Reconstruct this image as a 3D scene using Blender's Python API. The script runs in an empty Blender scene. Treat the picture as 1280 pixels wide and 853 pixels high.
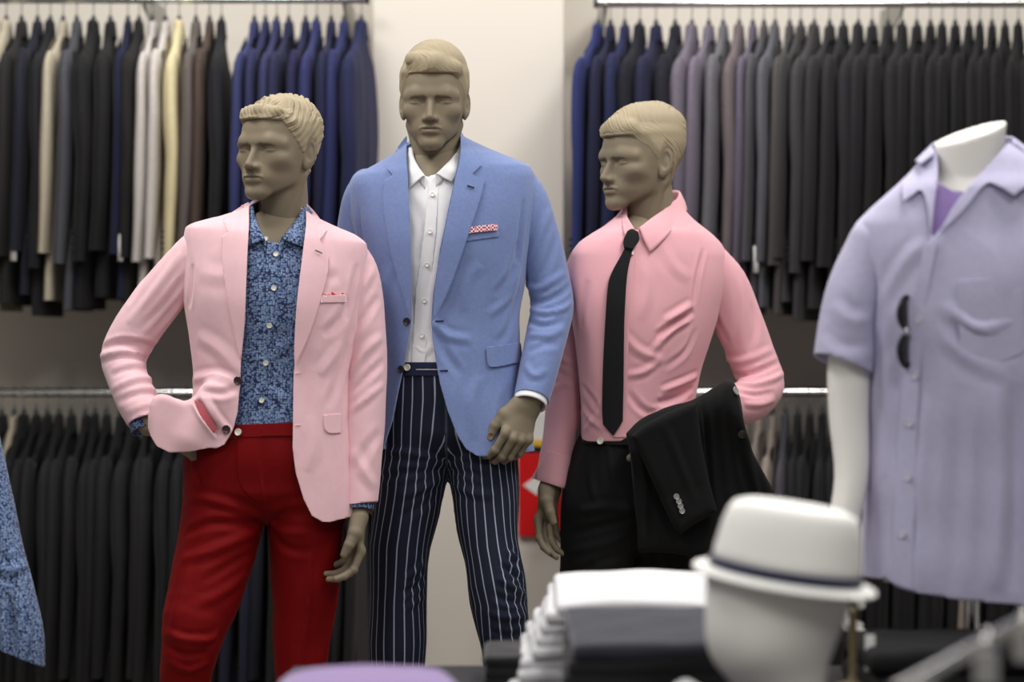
import bpy, math, random
import numpy as np
from mathutils import Matrix, Vector, Euler

R = math.radians
random.seed(7)
rng = np.random.default_rng(7)
FPX = 2900.0            # focal length in pixels of a 1280 px wide frame
CAMZ = 1.25
scn = bpy.context.scene
COL = scn.collection


def X(px, D):
    return (px - 640.0) / FPX * D


def Z(py, D):
    return CAMZ - (py - 426.5) / FPX * D


def W(px, py, D):
    return np.array([X(px, D), D, Z(py, D)])


# ------------------------------------------------------------------ scene tree
def tag(o, label=None, cat=None, group=None, kind=None):
    if label: o['label'] = label
    if cat: o['category'] = cat
    if group: o['group'] = group
    if kind: o['kind'] = kind
    return o


def empty(name, loc, label=None, cat=None, group=None):
    o = bpy.data.objects.new(name, None)
    COL.objects.link(o)
    o.location = loc
    o.empty_display_size = 0.05
    return tag(o, label, cat, group)


def origin_of(o):
    p = Vector((0, 0, 0))
    while o is not None:
        p += o.location
        o = o.parent
    return p


def put(name, V, F, mat, parent=None, smooth=True, solid=0.0, offset=-1.0, uv=None, attr=None, autosmooth=None):
    """Link world-space vertices V and faces F as ONE mesh object under parent."""
    me = bpy.data.meshes.new(name)
    V = np.asarray(V, dtype=np.float64)
    o = bpy.data.objects.new(name, me)
    off = np.zeros(3)
    if parent is not None:
        off = np.array(origin_of(parent))
    else:
        off = np.array([(V[:, 0].min() + V[:, 0].max()) / 2, (V[:, 1].min() + V[:, 1].max()) / 2, V[:, 2].min()])
        o.location = off
    Fl = F.tolist() if hasattr(F, 'tolist') else F
    me.from_pydata((V - off).tolist(), [], Fl)
    if smooth:
        me.polygons.foreach_set('use_smooth', [True] * len(me.polygons))
    if attr is not None:
        for k, arr in attr.items():
            arr = np.asarray(arr, dtype=np.float32)
            if arr.ndim == 1:
                a = me.attributes.new(k, 'FLOAT', 'POINT')
                a.data.foreach_set('value', arr)
            else:
                a = me.attributes.new(k, 'FLOAT_VECTOR', 'POINT')
                a.data.foreach_set('vector', arr.ravel())
    me.update()
    if mat is not None:
        me.materials.append(mat)
    COL.objects.link(o)
    if parent is not None:
        o.parent = parent
    if solid:
        m = o.modifiers.new('cloth', 'SOLIDIFY')
        m.thickness = solid
        m.offset = offset
        m.use_even_offset = False
    if autosmooth:
        m = o.modifiers.new('edges', 'EDGE_SPLIT')
        m.split_angle = R(autosmooth)
    return o


# ------------------------------------------------------------------ implicit surfaces
def smin(a, b, k):
    h = np.clip(0.5 + 0.5 * (b - a) / k, 0, 1)
    return b + (a - b) * h - k * h * (1 - h)


def smax(a, b, k):
    return -smin(-a, -b, k)


def ell(P, c, r, rot=None):
    q = P - np.asarray(c)
    if rot is not None:
        q = q @ np.asarray(rot)
    k = np.sqrt(((q / np.asarray(r)) ** 2).sum(1))
    k2 = np.sqrt(((q / np.asarray(r) ** 2) ** 2).sum(1)) + 1e-9
    return k * (k - 1.0) / k2


def cap(P, a, b, ra, rb=None):
    rb = ra if rb is None else rb
    a = np.asarray(a, float); b = np.asarray(b, float)
    ab = b - a
    t = np.clip(((P - a) @ ab) / (ab @ ab + 1e-12), 0, 1)
    q = P - a - t[:, None] * ab
    return np.sqrt((q * q).sum(1)) - (ra + (rb - ra) * t)


def ecap(P, a, b, ra, rb, u):
    """tapered limb of elliptical section: ra, rb = (radius along u, radius across u)."""
    a = np.asarray(a, float); b = np.asarray(b, float)
    ab = b - a
    L = np.linalg.norm(ab); w = ab / L
    u = np.asarray(u, float); u = u - (u @ w) * w; u /= np.linalg.norm(u)
    v = np.cross(w, u)
    q = P - a
    s = q @ w
    t = np.clip(s / L, 0, 1)
    r1 = ra[0] + (rb[0] - ra[0]) * t
    r2 = ra[1] + (rb[1] - ra[1]) * t
    e = s - t * L
    m = np.minimum(r1, r2)
    return (np.sqrt(((q @ u) / r1) ** 2 + ((q @ v) / r2) ** 2 + (e / m) ** 2) - 1) * m


def chain(P, pts, rad, k=0.02, sub=5, u=None):
    """limb along a smooth curve through pts with radii rad (floats, or pairs with u)."""
    pts = np.asarray(pts, float)
    rad = np.asarray(rad, float)
    tt = np.linspace(0, len(pts) - 1, sub * (len(pts) - 1) + 1)
    C = spline(pts, tt)
    rr = spline(rad if rad.ndim == 2 else rad[:, None], tt)
    d = None
    for i in range(len(C) - 1):
        if rr.shape[1] == 1:
            e = cap(P, C[i], C[i + 1], rr[i, 0], rr[i + 1, 0])
        else:
            e = ecap(P, C[i], C[i + 1], rr[i], rr[i + 1], u)
        d = e if d is None else np.minimum(d, e)
    return d


def spline(pts, t):
    """Catmull-Rom through pts at parameters t in [0, n-1]."""
    pts = np.asarray(pts, float)
    if pts.ndim == 1:
        pts = pts[:, None]
    n = len(pts)
    t = np.clip(np.asarray(t, float), 0, n - 1)
    i = np.minimum(t.astype(int), n - 2)
    f = (t - i)[:, None]
    E = np.vstack([2 * pts[0] - pts[1], pts, 2 * pts[-1] - pts[-2]])
    p0, p1, p2, p3 = E[i], E[i + 1], E[i + 2], E[i + 3]
    return 0.5 * (2 * p1 + (p2 - p0) * f + (2 * p0 - 5 * p1 + 4 * p2 - p3) * f ** 2 + (3 * p1 - p0 - 3 * p2 + p3) * f ** 3)


def smooth_table(xs, ys, n=240):
    """monotone-ish cubic table for np.interp."""
    xs = np.asarray(xs, float); ys = np.asarray(ys, float)
    o = np.argsort(xs); xs = xs[o]; ys = ys[o]
    d = np.diff(ys) / np.diff(xs)
    m = np.zeros_like(ys)
    m[1:-1] = np.where(d[:-1] * d[1:] > 0, 2 * d[:-1] * d[1:] / (d[:-1] + d[1:] + 1e-12 * np.sign(d[:-1] + d[1:] + 1e-30)), 0)
    m[0], m[-1] = d[0], d[-1]
    xx = np.linspace(xs[0], xs[-1], n)
    i = np.clip(np.searchsorted(xs, xx) - 1, 0, len(xs) - 2)
    h = xs[i + 1] - xs[i]
    t = (xx - xs[i]) / h
    yy = ((2 * t ** 3 - 3 * t ** 2 + 1) * ys[i] + (t ** 3 - 2 * t ** 2 + t) * h * m[i]
          + (-2 * t ** 3 + 3 * t ** 2) * ys[i + 1] + (t ** 3 - t ** 2) * h * m[i + 1])
    return xx, yy


def snet(f, lo, hi, h, newton=2, slack=1.6):
    """surface nets: triangles of the zero set of f in the box lo..hi at spacing h."""
    lo = np.asarray(lo, float); hi = np.asarray(hi, float)
    B = 4
    nb = np.ceil((hi - lo) / (h * B)).astype(int)
    n = nb * B + 1
    ax = [lo[i] + h * np.arange(n[i]) for i in range(3)]

    def ev(Q):
        o = np.empty(len(Q), np.float32)
        for s in range(0, len(Q), 300000):
            o[s:s + 300000] = f(Q[s:s + 300000])
        return o
    cg = np.stack(np.meshgrid(*[a[::B] for a in ax], indexing='ij'), -1)
    C = ev(cg.reshape(-1, 3)).reshape(cg.shape[:3])
    F = C.repeat(B, 0).repeat(B, 1).repeat(B, 2)[:n[0], :n[1], :n[2]].copy()
    aC = np.abs(C)
    near = np.full(nb, 1e9, np.float32); neg = np.zeros(nb, int)
    for dx in (0, 1):
        for dy in (0, 1):
            for dz in (0, 1):
                sl = (slice(dx, nb[0] + dx), slice(dy, nb[1] + dy), slice(dz, nb[2] + dz))
                near = np.minimum(near, aC[sl]); neg += C[sl] < 0
    act = (near < slack * B * h) | ((neg > 0) & (neg < 8))
    M = np.zeros(n, bool)
    up = act.repeat(B, 0).repeat(B, 1).repeat(B, 2)
    for dx in (0, 1):
        for dy in (0, 1):
            for dz in (0, 1):
                M[dx:n[0] - 1 + dx, dy:n[1] - 1 + dy, dz:n[2] - 1 + dz] |= up
    ii = np.argwhere(M)
    F[M] = ev(np.stack([ax[0][ii[:, 0]], ax[1][ii[:, 1]], ax[2][ii[:, 2]]], 1))
    S = F < 0
    c = S[:-1, :-1, :-1].astype(np.int8)
    tot = np.zeros(c.shape, np.int8)
    for dx in (0, 1):
        for dy in (0, 1):
            for dz in (0, 1):
                tot += S[dx:n[0] - 1 + dx, dy:n[1] - 1 + dy, dz:n[2] - 1 + dz]
    act = (tot > 0) & (tot < 8)
    idx = np.full(act.shape, -1, np.int64)
    cells = np.argwhere(act)
    idx[act] = np.arange(len(cells))
    acc = np.zeros((len(cells), 3)); cnt = np.zeros(len(cells))
    i, j, k = cells.T
    for a in range(3):
        o1, o2 = [b for b in range(3) if b != a]
        for e1 in (0, 1):
            for e2 in (0, 1):
                d0 = [0, 0, 0]; d0[o1] = e1; d0[o2] = e2
                d1 = list(d0); d1[a] = 1
                f0 = F[i + d0[0], j + d0[1], k + d0[2]]
                f1 = F[i + d1[0], j + d1[1], k + d1[2]]
                cr = (f0 < 0) != (f1 < 0)
                t = np.where(cr, f0 / np.where(cr, f0 - f1, 1), 0)
                p = np.zeros((len(cells), 3)); p[:, o1] = e1; p[:, o2] = e2; p[:, a] = t
                acc += p * cr[:, None]; cnt += cr
    V = lo + h * (cells + acc / cnt[:, None])
    Q = []
    for a in range(3):
        o1, o2 = [(1, 2), (2, 0), (0, 1)][a]
        sl0 = [slice(None)] * 3; sl1 = [slice(None)] * 3
        sl0[a] = slice(0, n[a] - 1); sl1[a] = slice(1, n[a])
        A = S[tuple(sl0)]; B = S[tuple(sl1)]
        e = np.argwhere(A != B)
        ok = np.ones(len(e), bool)
        for o in (o1, o2):
            ok &= (e[:, o] >= 1) & (e[:, o] < n[o] - 1)
        e = e[ok]
        fl = A[e[:, 0], e[:, 1], e[:, 2]]
        def cell(d1, d2):
            q = e.copy(); q[:, o1] += d1; q[:, o2] += d2
            return idx[q[:, 0], q[:, 1], q[:, 2]]
        q = np.stack([cell(-1, -1), cell(0, -1), cell(0, 0), cell(-1, 0)], 1)
        q[~fl] = q[~fl][:, ::-1]
        Q.append(q)
    Q = np.vstack(Q)
    Q = Q[(Q >= 0).all(1)]
    for _ in range(newton):
        f0, G = grad(f, V)
        g2 = (G * G).sum(1) + 1e-6
        stp = -(f0 / g2)[:, None] * G
        l = np.linalg.norm(stp, axis=1, keepdims=True)
        V = V + stp * np.minimum(1, 0.6 * h / (l + 1e-12))
    T = np.vstack([Q[:, [0, 1, 2]], Q[:, [0, 2, 3]]])
    return V, T


def grad(f, V, e=1e-3):
    f0 = f(V)
    G = np.stack([(f(V + np.eye(3)[i] * e) - f0) / e for i in range(3)], 1)
    return f0, G


def vnormals(V, T):
    N = np.zeros_like(V)
    c = np.cross(V[T[:, 1]] - V[T[:, 0]], V[T[:, 2]] - V[T[:, 0]])
    for i in range(3):
        np.add.at(N, T[:, i], c)
    return N / (np.linalg.norm(N, axis=1, keepdims=True) + 1e-12)


def compact(V, T, *more):
    used = np.unique(T)
    m = np.full(len(V), -1); m[used] = np.arange(len(used))
    return (V[used], m[T]) + tuple(a[used] for a in more)


def clip(V, T, g, *more):
    """keep the part of the triangle mesh where g >= 0, cutting triangles exactly at g = 0."""
    g = np.where(np.abs(g) < 1e-9, 1e-9, g)
    ins = g > 0
    k = ins[T].sum(1)
    out = [T[k == 3]]
    newV, key = [], {}
    nv = len(V)
    gen = []

    def cutv(a, b):
        kk = (a, b) if a < b else (b, a)
        if kk not in key:
            t = g[a] / (g[a] - g[b])
            key[kk] = nv + len(gen)
            gen.append((a, b, t))
        return key[kk]
    ext = []
    for tri in T[(k == 1) | (k == 2)]:
        s = ins[tri]
        if s.sum() == 1:
            r = int(np.argmax(s)); a, b, c = tri[r], tri[(r + 1) % 3], tri[(r + 2) % 3]
            ext.append((a, cutv(a, b), cutv(a, c)))
        else:
            r = int(np.argmin(s)); a, b, c = tri[r], tri[(r + 1) % 3], tri[(r + 2) % 3]
            p, q = cutv(a, b), cutv(a, c)
            ext.append((p, b, c)); ext.append((p, c, q))
    if ext:
        out.append(np.array(ext))
    T2 = np.vstack(out)
    if gen:
        a, b, t = (np.array(x) for x in zip(*gen))
        ad = lambda M: np.concatenate([M, M[a] + (M[b] - M[a]) * (t[:, None] if M.ndim == 2 else t)])
        V = ad(V); more = tuple(ad(m) for m in more)
    return compact(V, T2, *more)


def polysd(px, py, poly):
    """signed distance (positive inside) to a closed polygon in 2D."""
    poly = np.asarray(poly, float)
    d = np.full(px.shape, 1e18); inside = np.zeros(px.shape, bool)
    for i in range(len(poly)):
        x0, y0 = poly[i]; x1, y1 = poly[(i + 1) % len(poly)]
        ex, ey = x1 - x0, y1 - y0
        wx, wy = px - x0, py - y0
        t = np.clip((wx * ex + wy * ey) / (ex * ex + ey * ey + 1e-12), 0, 1)
        d = np.minimum(d, (wx - ex * t) ** 2 + (wy - ey * t) ** 2)
        c = ((y0 <= py) & (y1 > py)) | ((y1 <= py) & (y0 > py))
        xi = x0 + (py - y0) * ex / (ey if abs(ey) > 1e-12 else 1e-12)
        inside ^= c & (px < xi)
    return np.where(inside, 1, -1) * np.sqrt(d)


def curve2(pts, n=8, closed=True):
    """rounded outline through 2D points; a point given with a third value 1 stays a sharp corner."""
    pts = [tuple(p) for p in pts]
    out = []
    N = len(pts)
    P = np.array([p[:2] for p in pts], float)
    for i in range(N if closed else N - 1):
        a, b, c, d = P[(i - 1) % N], P[i], P[(i + 1) % N], P[(i + 2) % N]
        if len(pts[i]) > 2: a = 2 * b - c
        if len(pts[(i + 1) % N]) > 2: d = 2 * c - b
        if not closed and i == 0: a = 2 * b - c
        if not closed and i == N - 2: d = 2 * c - b
        for t in np.arange(n) / n:
            out.append(0.5 * (2 * b + (c - a) * t + (2 * a - 5 * b + 4 * c - d) * t * t + (3 * b - a - 3 * c + d) * t ** 3))
    if not closed: out.append(P[-1])
    return np.array(out)


def pix(V):
    """photo pixel of world points (used to trace outlines onto the real surfaces)."""
    return 640 + FPX * V[:, 0] / V[:, 1], 426.5 - FPX * (V[:, 2] - CAMZ) / V[:, 1]


def hit(f, px, py, d0, d1, n=60):
    """distance at which the sight line through (px, py) first meets the surface f = 0."""
    px = np.asarray(px, float).ravel(); py = np.asarray(py, float).ravel()
    dirs = np.stack([(px - 640) / FPX, np.ones_like(px), -(py - 426.5) / FPX], 1)
    O = np.array([0, 0, CAMZ])
    D = np.full(px.shape, np.nan); prev = np.full(px.shape, d0)
    ds = np.linspace(d0, d1, n)
    best = np.full(px.shape, 1e9); bd = np.full(px.shape, (d0 + d1) / 2)
    lo = np.full(px.shape, np.nan); hi_ = np.full(px.shape, np.nan)
    for a in ds:
        v = f(O + dirs * a)
        new = (v < 0) & np.isnan(hi_)
        hi_[new] = a
        upd = np.isnan(hi_) & (v < best)
        best[upd] = v[upd]; bd[upd] = a
    miss = np.isnan(hi_)
    hi_ = np.where(miss, bd, hi_); lo = hi_ - (ds[1] - ds[0])
    for _ in range(14):
        m = (lo + hi_) / 2
        neg = f(O + dirs * m[:, None]) < 0
        hi_ = np.where(neg, m, hi_); lo = np.where(neg, lo, m)
    D = np.where(miss, bd, hi_)
    return D, miss


def patch(f, poly, d0, d1, lift=0.004, step=1.6, smooth_iter=2):
    """cloth piece with the outline poly, laid on the surface f; lift = metres or a function of pixels."""
    poly = np.asarray(poly, float)
    x0, y0 = poly.min(0) - 2 * step; x1, y1 = poly.max(0) + 2 * step
    nx = int((x1 - x0) / step) + 2; ny = int((y1 - y0) / step) + 2
    gx, gy = np.meshgrid(x0 + step * np.arange(nx), y0 + step * np.arange(ny), indexing='ij')
    px, py = gx.ravel(), gy.ravel()
    ids = np.arange(nx * ny).reshape(nx, ny)
    q = np.stack([ids[:-1, :-1], ids[:-1, 1:], ids[1:, 1:], ids[1:, :-1]], -1).reshape(-1, 4)
    T = np.vstack([q[:, [0, 1, 2]], q[:, [0, 2, 3]]])
    sd = polysd(px, py, poly)
    keep = sd > -3 * step
    D = np.full(px.shape, d1); 
    D[keep], miss = hit(f, px[keep], py[keep], d0, d1)
    T = T[keep[T].all(1)]
    G = D.reshape(nx, ny)
    l = lift(px, py) if callable(lift) else lift
    D = D - l
    V = np.stack([(px - 640) / FPX * D, D, CAMZ - (py - 426.5) / FPX * D], 1)
    V, T, sd2, px, py = compact(V, T, sd, px, py)
    V, T, px, py = clip(V, T, sd2, px, py)
    return V, T


def fold(V, N, segs):
    """press folds into cloth: segs = (3D polyline, width, height); returns moved vertices."""
    d = np.zeros(len(V))
    for line, w, amp in segs:
        line = np.asarray(line, float)
        best = np.full(len(V), 1e9); tt = np.zeros(len(V)); L = len(line) - 1
        for i in range(L):
            a, b = line[i], line[i + 1]
            ab = b - a
            t = np.clip(((V - a) @ ab) / (ab @ ab + 1e-12), 0, 1)
            q = ((V - a - t[:, None] * ab) ** 2).sum(1)
            m = q < best
            best[m] = q[m]; tt[m] = (i + t[m]) / L
        taper = np.clip(4 * tt * (1 - tt), 0, 1) ** 0.6
        x = np.sqrt(best) / (w * 0.72)
        prof = np.exp(-x ** 1.6) - 0.40 * np.exp(-((x - 1.9) / 0.8) ** 2)
        d += 1.35 * amp * taper * prof
    return V + N * d[:, None]


def rotz(a):
    c, s = math.cos(a), math.sin(a)
    return np.array([[c, -s, 0], [s, c, 0], [0, 0, 1.0]])


def rotx(a):
    c, s = math.cos(a), math.sin(a)
    return np.array([[1.0, 0, 0], [0, c, -s], [0, s, c]])


def roty(a):
    c, s = math.cos(a), math.sin(a)
    return np.array([[c, 0, s], [0, 1.0, 0], [-s, 0, c]])


def join(parts):
    Vs, Ts, n = [], [], 0
    for V, T in parts:
        Vs.append(V); Ts.append(np.asarray(T) + n); n += len(V)
    return np.vstack(Vs), np.vstack(Ts)


def wave(P, freq, seed):
    """cheap smooth noise in [-1, 1]: a few random plane waves."""
    r = np.random.default_rng(seed)
    s = np.zeros(len(P))
    for _ in range(7):
        k = r.normal(size=3); k *= freq / np.linalg.norm(k) * r.uniform(0.6, 1.5)
        s += np.sin(P @ k * 2 * math.pi + r.uniform(0, 6.28))
    return s / 3.5


# ------------------------------------------------------------------ materials
MATS = {}


def nodes_of(name):
    m = bpy.data.materials.new(name)
    m.use_nodes = True
    nt = m.node_tree
    b = nt.nodes['Principled BSDF']
    MATS[name] = m
    return m, nt, b


def N(nt, typ, **kw):
    n = nt.nodes.new(typ)
    for k, v in kw.items():
        setattr(n, k, v)
    return n


def srgb(r, g, b):
    f = lambda c: (c / 255 / 12.92) if c / 255 <= 0.04045 else ((c / 255 + 0.055) / 1.055) ** 2.4
    return (f(r), f(g), f(b), 1)


def fabric(name, col, rough=0.85, sheen=0.25, weave=900.0, bump=0.12, mottling=0.06, objcol=False, spec=0.2, mott_scale=60.0):
    """plain woven cloth: slight thread-scale mottling and a woven bump."""
    m, nt, b = nodes_of(name)
    L = nt.links.new
    tc = N(nt, 'ShaderNodeTexCoord')
    ns = N(nt, 'ShaderNodeTexNoise'); ns.inputs['Scale'].default_value = mott_scale; ns.inputs['Detail'].default_value = 4
    L(tc.outputs['Object'], ns.inputs['Vector'])
    mr = N(nt, 'ShaderNodeMapRange'); mr.inputs['To Min'].default_value = 1 - mottling; mr.inputs['To Max'].default_value = 1 + mottling
    L(ns.outputs['Fac'], mr.inputs['Value'])
    hsv = N(nt, 'ShaderNodeHueSaturation')
    L(mr.outputs['Result'], hsv.inputs['Value'])
    if objcol:
        oi = N(nt, 'ShaderNodeObjectInfo')
        L(oi.outputs['Color'], hsv.inputs['Color'])
    else:
        hsv.inputs['Color'].default_value = col
    L(hsv.outputs['Color'], b.inputs['Base Color'])
    b.inputs['Roughness'].default_value = rough
    b.inputs['Specular IOR Level'].default_value = spec
    b.inputs['Sheen Weight'].default_value = sheen
    b.inputs['Sheen Roughness'].default_value = 0.5
    if bump:
        w = N(nt, 'ShaderNodeTexNoise'); w.inputs['Scale'].default_value = weave; w.inputs['Detail'].default_value = 1
        L(tc.outputs['Object'], w.inputs['Vector'])
        bp = N(nt, 'ShaderNodeBump'); bp.inputs['Strength'].default_value = bump; bp.inputs['Distance'].default_value = 0.001
        L(w.outputs['Fac'], bp.inputs['Height'])
        L(bp.outputs['Normal'], b.inputs['Normal'])
    return m


def plain(name, col, rough=0.5, metal=0.0, spec=0.5, noise=0.03, scale=20.0):
    m, nt, b = nodes_of(name)
    L = nt.links.new
    tc = N(nt, 'ShaderNodeTexCoord')
    ns = N(nt, 'ShaderNodeTexNoise'); ns.inputs['Scale'].default_value = scale; ns.inputs['Detail'].default_value = 3
    L(tc.outputs['Object'], ns.inputs['Vector'])
    mr = N(nt, 'ShaderNodeMapRange'); mr.inputs['To Min'].default_value = 1 - noise; mr.inputs['To Max'].default_value = 1 + noise
    L(ns.outputs['Fac'], mr.inputs['Value'])
    hsv = N(nt, 'ShaderNodeHueSaturation'); hsv.inputs['Color'].default_value = col
    L(mr.outputs['Result'], hsv.inputs['Value'])
    L(hsv.outputs['Color'], b.inputs['Base Color'])
    b.inputs['Roughness'].default_value = rough
    b.inputs['Metallic'].default_value = metal
    b.inputs['Specular IOR Level'].default_value = spec
    return m
# ------------------------------------------------------------------ mannequin heads and hands
def _tab(rows):
    rows = np.asarray(rows, float)
    z = rows[:, 0]
    return [smooth_table(z, rows[:, i]) for i in range(1, rows.shape[1])]


# face: height above the chin, half width, front of the face, exponent of the section
FACE = _tab([
    (-0.006, 0.018, -0.066, 2.2), (0.003, 0.031, -0.0810, 2.2), (0.014, 0.0425, -0.0865, 2.3), (0.030, 0.0530, -0.0865, 2.4),
    (0.046, 0.0605, -0.0880, 2.45), (0.062, 0.0655, -0.0875, 2.4), (0.082, 0.0700, -0.0850, 2.35), (0.100, 0.0720, -0.0830, 2.35), (0.120, 0.0720, -0.0870, 2.4),
    (0.140, 0.0715, -0.0865, 2.4), (0.165, 0.0690, -0.0805, 2.3), (0.190, 0.0610, -0.0640, 2.2), (0.216, 0.030, -0.018, 2.0)])


def head_core(P):
    x, y, z = P[:, 0], P[:, 1], P[:, 2]
    ax = np.abs(x)
    S = np.stack([ax, y, z], 1)                                   # both halves alike
    w = np.interp(z, *FACE[0]); fr = np.interp(z, *FACE[1]); ex = np.interp(z, *FACE[2])
    yc = 0.012
    b = yc - fr
    ry = np.where(y < yc, np.abs(y - yc) / b, np.abs(y - yc) / 0.060)
    f = (((ax / w) ** ex + ry ** ex) ** (1 / ex) - 1) * np.minimum(w, b) * 0.9
    f = np.maximum(f, -0.006 - z)
    f = f + 34.0 * np.maximum(0, z - 0.168) ** 2
    # jaw line rises from the chin to the ear
    jaw = (-(z - 0.002) + 0.42 * (y + 0.066) + 0.06 * ax) / 1.10
    f = smax(f, jaw, 0.012)
    cr = ell(P, (0, 0.026, 0.146), (0.0755, 0.094, 0.0745))
    f = smin(f, cr, 0.025)
    # temples and hollow cheeks
    f = smax(f, -ell(S, (0.0885, -0.060, 0.142), (0.016, 0.030, 0.030)), 0.024)
    f = smax(f, -ell(S, (0.0860, -0.062, 0.054), (0.019, 0.032, 0.024)), 0.026)
    # cheekbones
    f = smin(f, ell(S, (0.047, -0.051, 0.086), (0.017, 0.017, 0.010)), 0.030)
    # brow: a soft bar over the nose, cut away sharply below
    f = smin(f, cap(S, (0.0, -0.0765, 0.1215), (0.036, -0.0725, 0.1225), 0.0085, 0.0080), 0.018)
    f = smin(f, cap(S, (0.036, -0.0725, 0.1225), (0.058, -0.054, 0.1200), 0.0080, 0.007), 0.018)
    # eye sockets
    f = smax(f, -ell(S, (0.0340, -0.0925, 0.1085), (0.0270, 0.0190, 0.0078), rotz(R(14)) @ roty(R(3))), 0.0035)
    f = smax(f, -ell(S, (0.0175, -0.0910, 0.1075), (0.0075, 0.0145, 0.0092)), 0.005)
    # eyeball, lids
    eye = ell(S, (0.0335, -0.0655, 0.1070), (0.0165, 0.0148, 0.0092))
    up = smax(ell(S, (0.0335, -0.0657, 0.1072), (0.0188, 0.0168, 0.0088)), -(z - 0.1098 + 0.08 * (ax - 0.033)), 0.0014)
    lo = smax(ell(S, (0.0335, -0.0655, 0.1068), (0.0180, 0.0161, 0.0092)), (z - 0.1038), 0.0014)
    f = smin(f, eye, 0.002)
    f = smin(f, up, 0.0025)
    f = smin(f, lo, 0.004)
    # nose
    nose = cap(S, (0, -0.0795, 0.114), (0, -0.1065, 0.0725), 0.0058, 0.0072)
    nose = smin(nose, cap(S, (0, -0.074, 0.108), (0, -0.089, 0.074), 0.0085, 0.0130), 0.008)
    nose = smin(nose, ell(S, (0.0120, -0.0915, 0.0675), (0.0076, 0.0115, 0.0070)), 0.008)
    nose = smin(nose, ell(S, (0, -0.1045, 0.0700), (0.0086, 0.0082, 0.0062)), 0.005)
    nose = smax(nose, -(z - 0.0615) - 0.25 * (y + 0.10), 0.003)
    nose = smax(nose, -ell(S, (0.0072, -0.0970, 0.0605), (0.0036, 0.0062, 0.0042)), 0.002)
    f = smin(f, nose, 0.006)
    # mouth: mound, philtrum, lips, parting line
    f = smin(f, ell(S, (0, -0.0665, 0.046), (0.034, 0.0205, 0.022)), 0.018)
    upl = ell(S, (0.0090, -0.0870, 0.0494), (0.0180, 0.0080, 0.0046), roty(R(11)))
    f = smin(f, upl, 0.0045)
    lol = ell(S, (0.0, -0.0866, 0.0385), (0.0225, 0.0092, 0.0078))
    f = smin(f, lol, 0.004)
    f = smax(f, -ell(S, (0, -0.0990, 0.0452), (0.0295, 0.0105, 0.0015)), 0.0020)
    f = smax(f, -ell(S, (0, -0.0975, 0.0580), (0.0030, 0.0060, 0.006)), 0.004)
    f = smax(f, -ell(S, (0, -0.1010, 0.0265), (0.022, 0.0105, 0.0050)), 0.010)
    # chin
    f = smin(f, ell(S, (0.008, -0.0725, 0.0130), (0.017, 0.0160, 0.0125)), 0.016)
    # neck
    nk = ecap(P, (0, 0.024, 0.075), (0, 0.040, -0.085), (0.0525, 0.058), (0.0565, 0.057), (1, 0, 0))
    nk = smin(nk, ecap(P, (0, 0.040, -0.085), (0, 0.046, -0.185), (0.0565, 0.057), (0.085, 0.062), (1, 0, 0)), 0.02)
    nk = smin(nk, cap(S, (0.060, 0.020, 0.055), (0.012, -0.010, -0.110), 0.010, 0.009), 0.014)
    return smin(f, nk, 0.012)


def head_f(P):
    f = head_core(P)
    S = P.copy(); S[:, 0] = np.abs(S[:, 0])
    # ears
    Er = rotx(R(-14)) @ rotz(R(-24))
    c = (0.0775, 0.020, 0.103)
    ear = ell(S, c, (0.0075, 0.0185, 0.0315), Er)
    ear = smin(ear, ell(S, (0.0745, 0.0125, 0.0765), (0.0055, 0.0095, 0.0105)), 0.006)
    ear = smax(ear, -ell(S, (0.0835, 0.0160, 0.1065), (0.0085, 0.0122, 0.0225), Er), 0.0025)
    ear = smin(ear, ell(S, (0.0765, 0.0235, 0.1010), (0.0058, 0.0075, 0.0150), Er), 0.004)
    ear = smax(ear, -ell(S, (0.0835, 0.0105, 0.0985), (0.0075, 0.0065, 0.0095)), 0.003)
    return smin(f, ear, 0.0035)


def hairline(P, front, side, temple):
    """positive where hair grows: above the forehead line, before and behind the ear, down to the nape."""
    x, y, z = P[:, 0], P[:, 1], P[:, 2]
    ys = [-0.12, -0.082, -0.062, -0.050, -0.038, -0.028, -0.010, 0.001, 0.010, 0.022, 0.038, 0.048, 0.060, 0.130]
    zs = [front, front, front - 0.001, front - 0.010, temple - 0.006, side + 0.032, side + 0.010, side, 0.124, 0.136, 0.118, 0.085, 0.060, 0.045]
    tx, tv = smooth_table(ys, zs)
    return z - np.interp(y, tx, tv)


def sstep(x):
    x = np.clip(x, 0, 1)
    return x * x * (3 - 2 * x)


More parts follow.
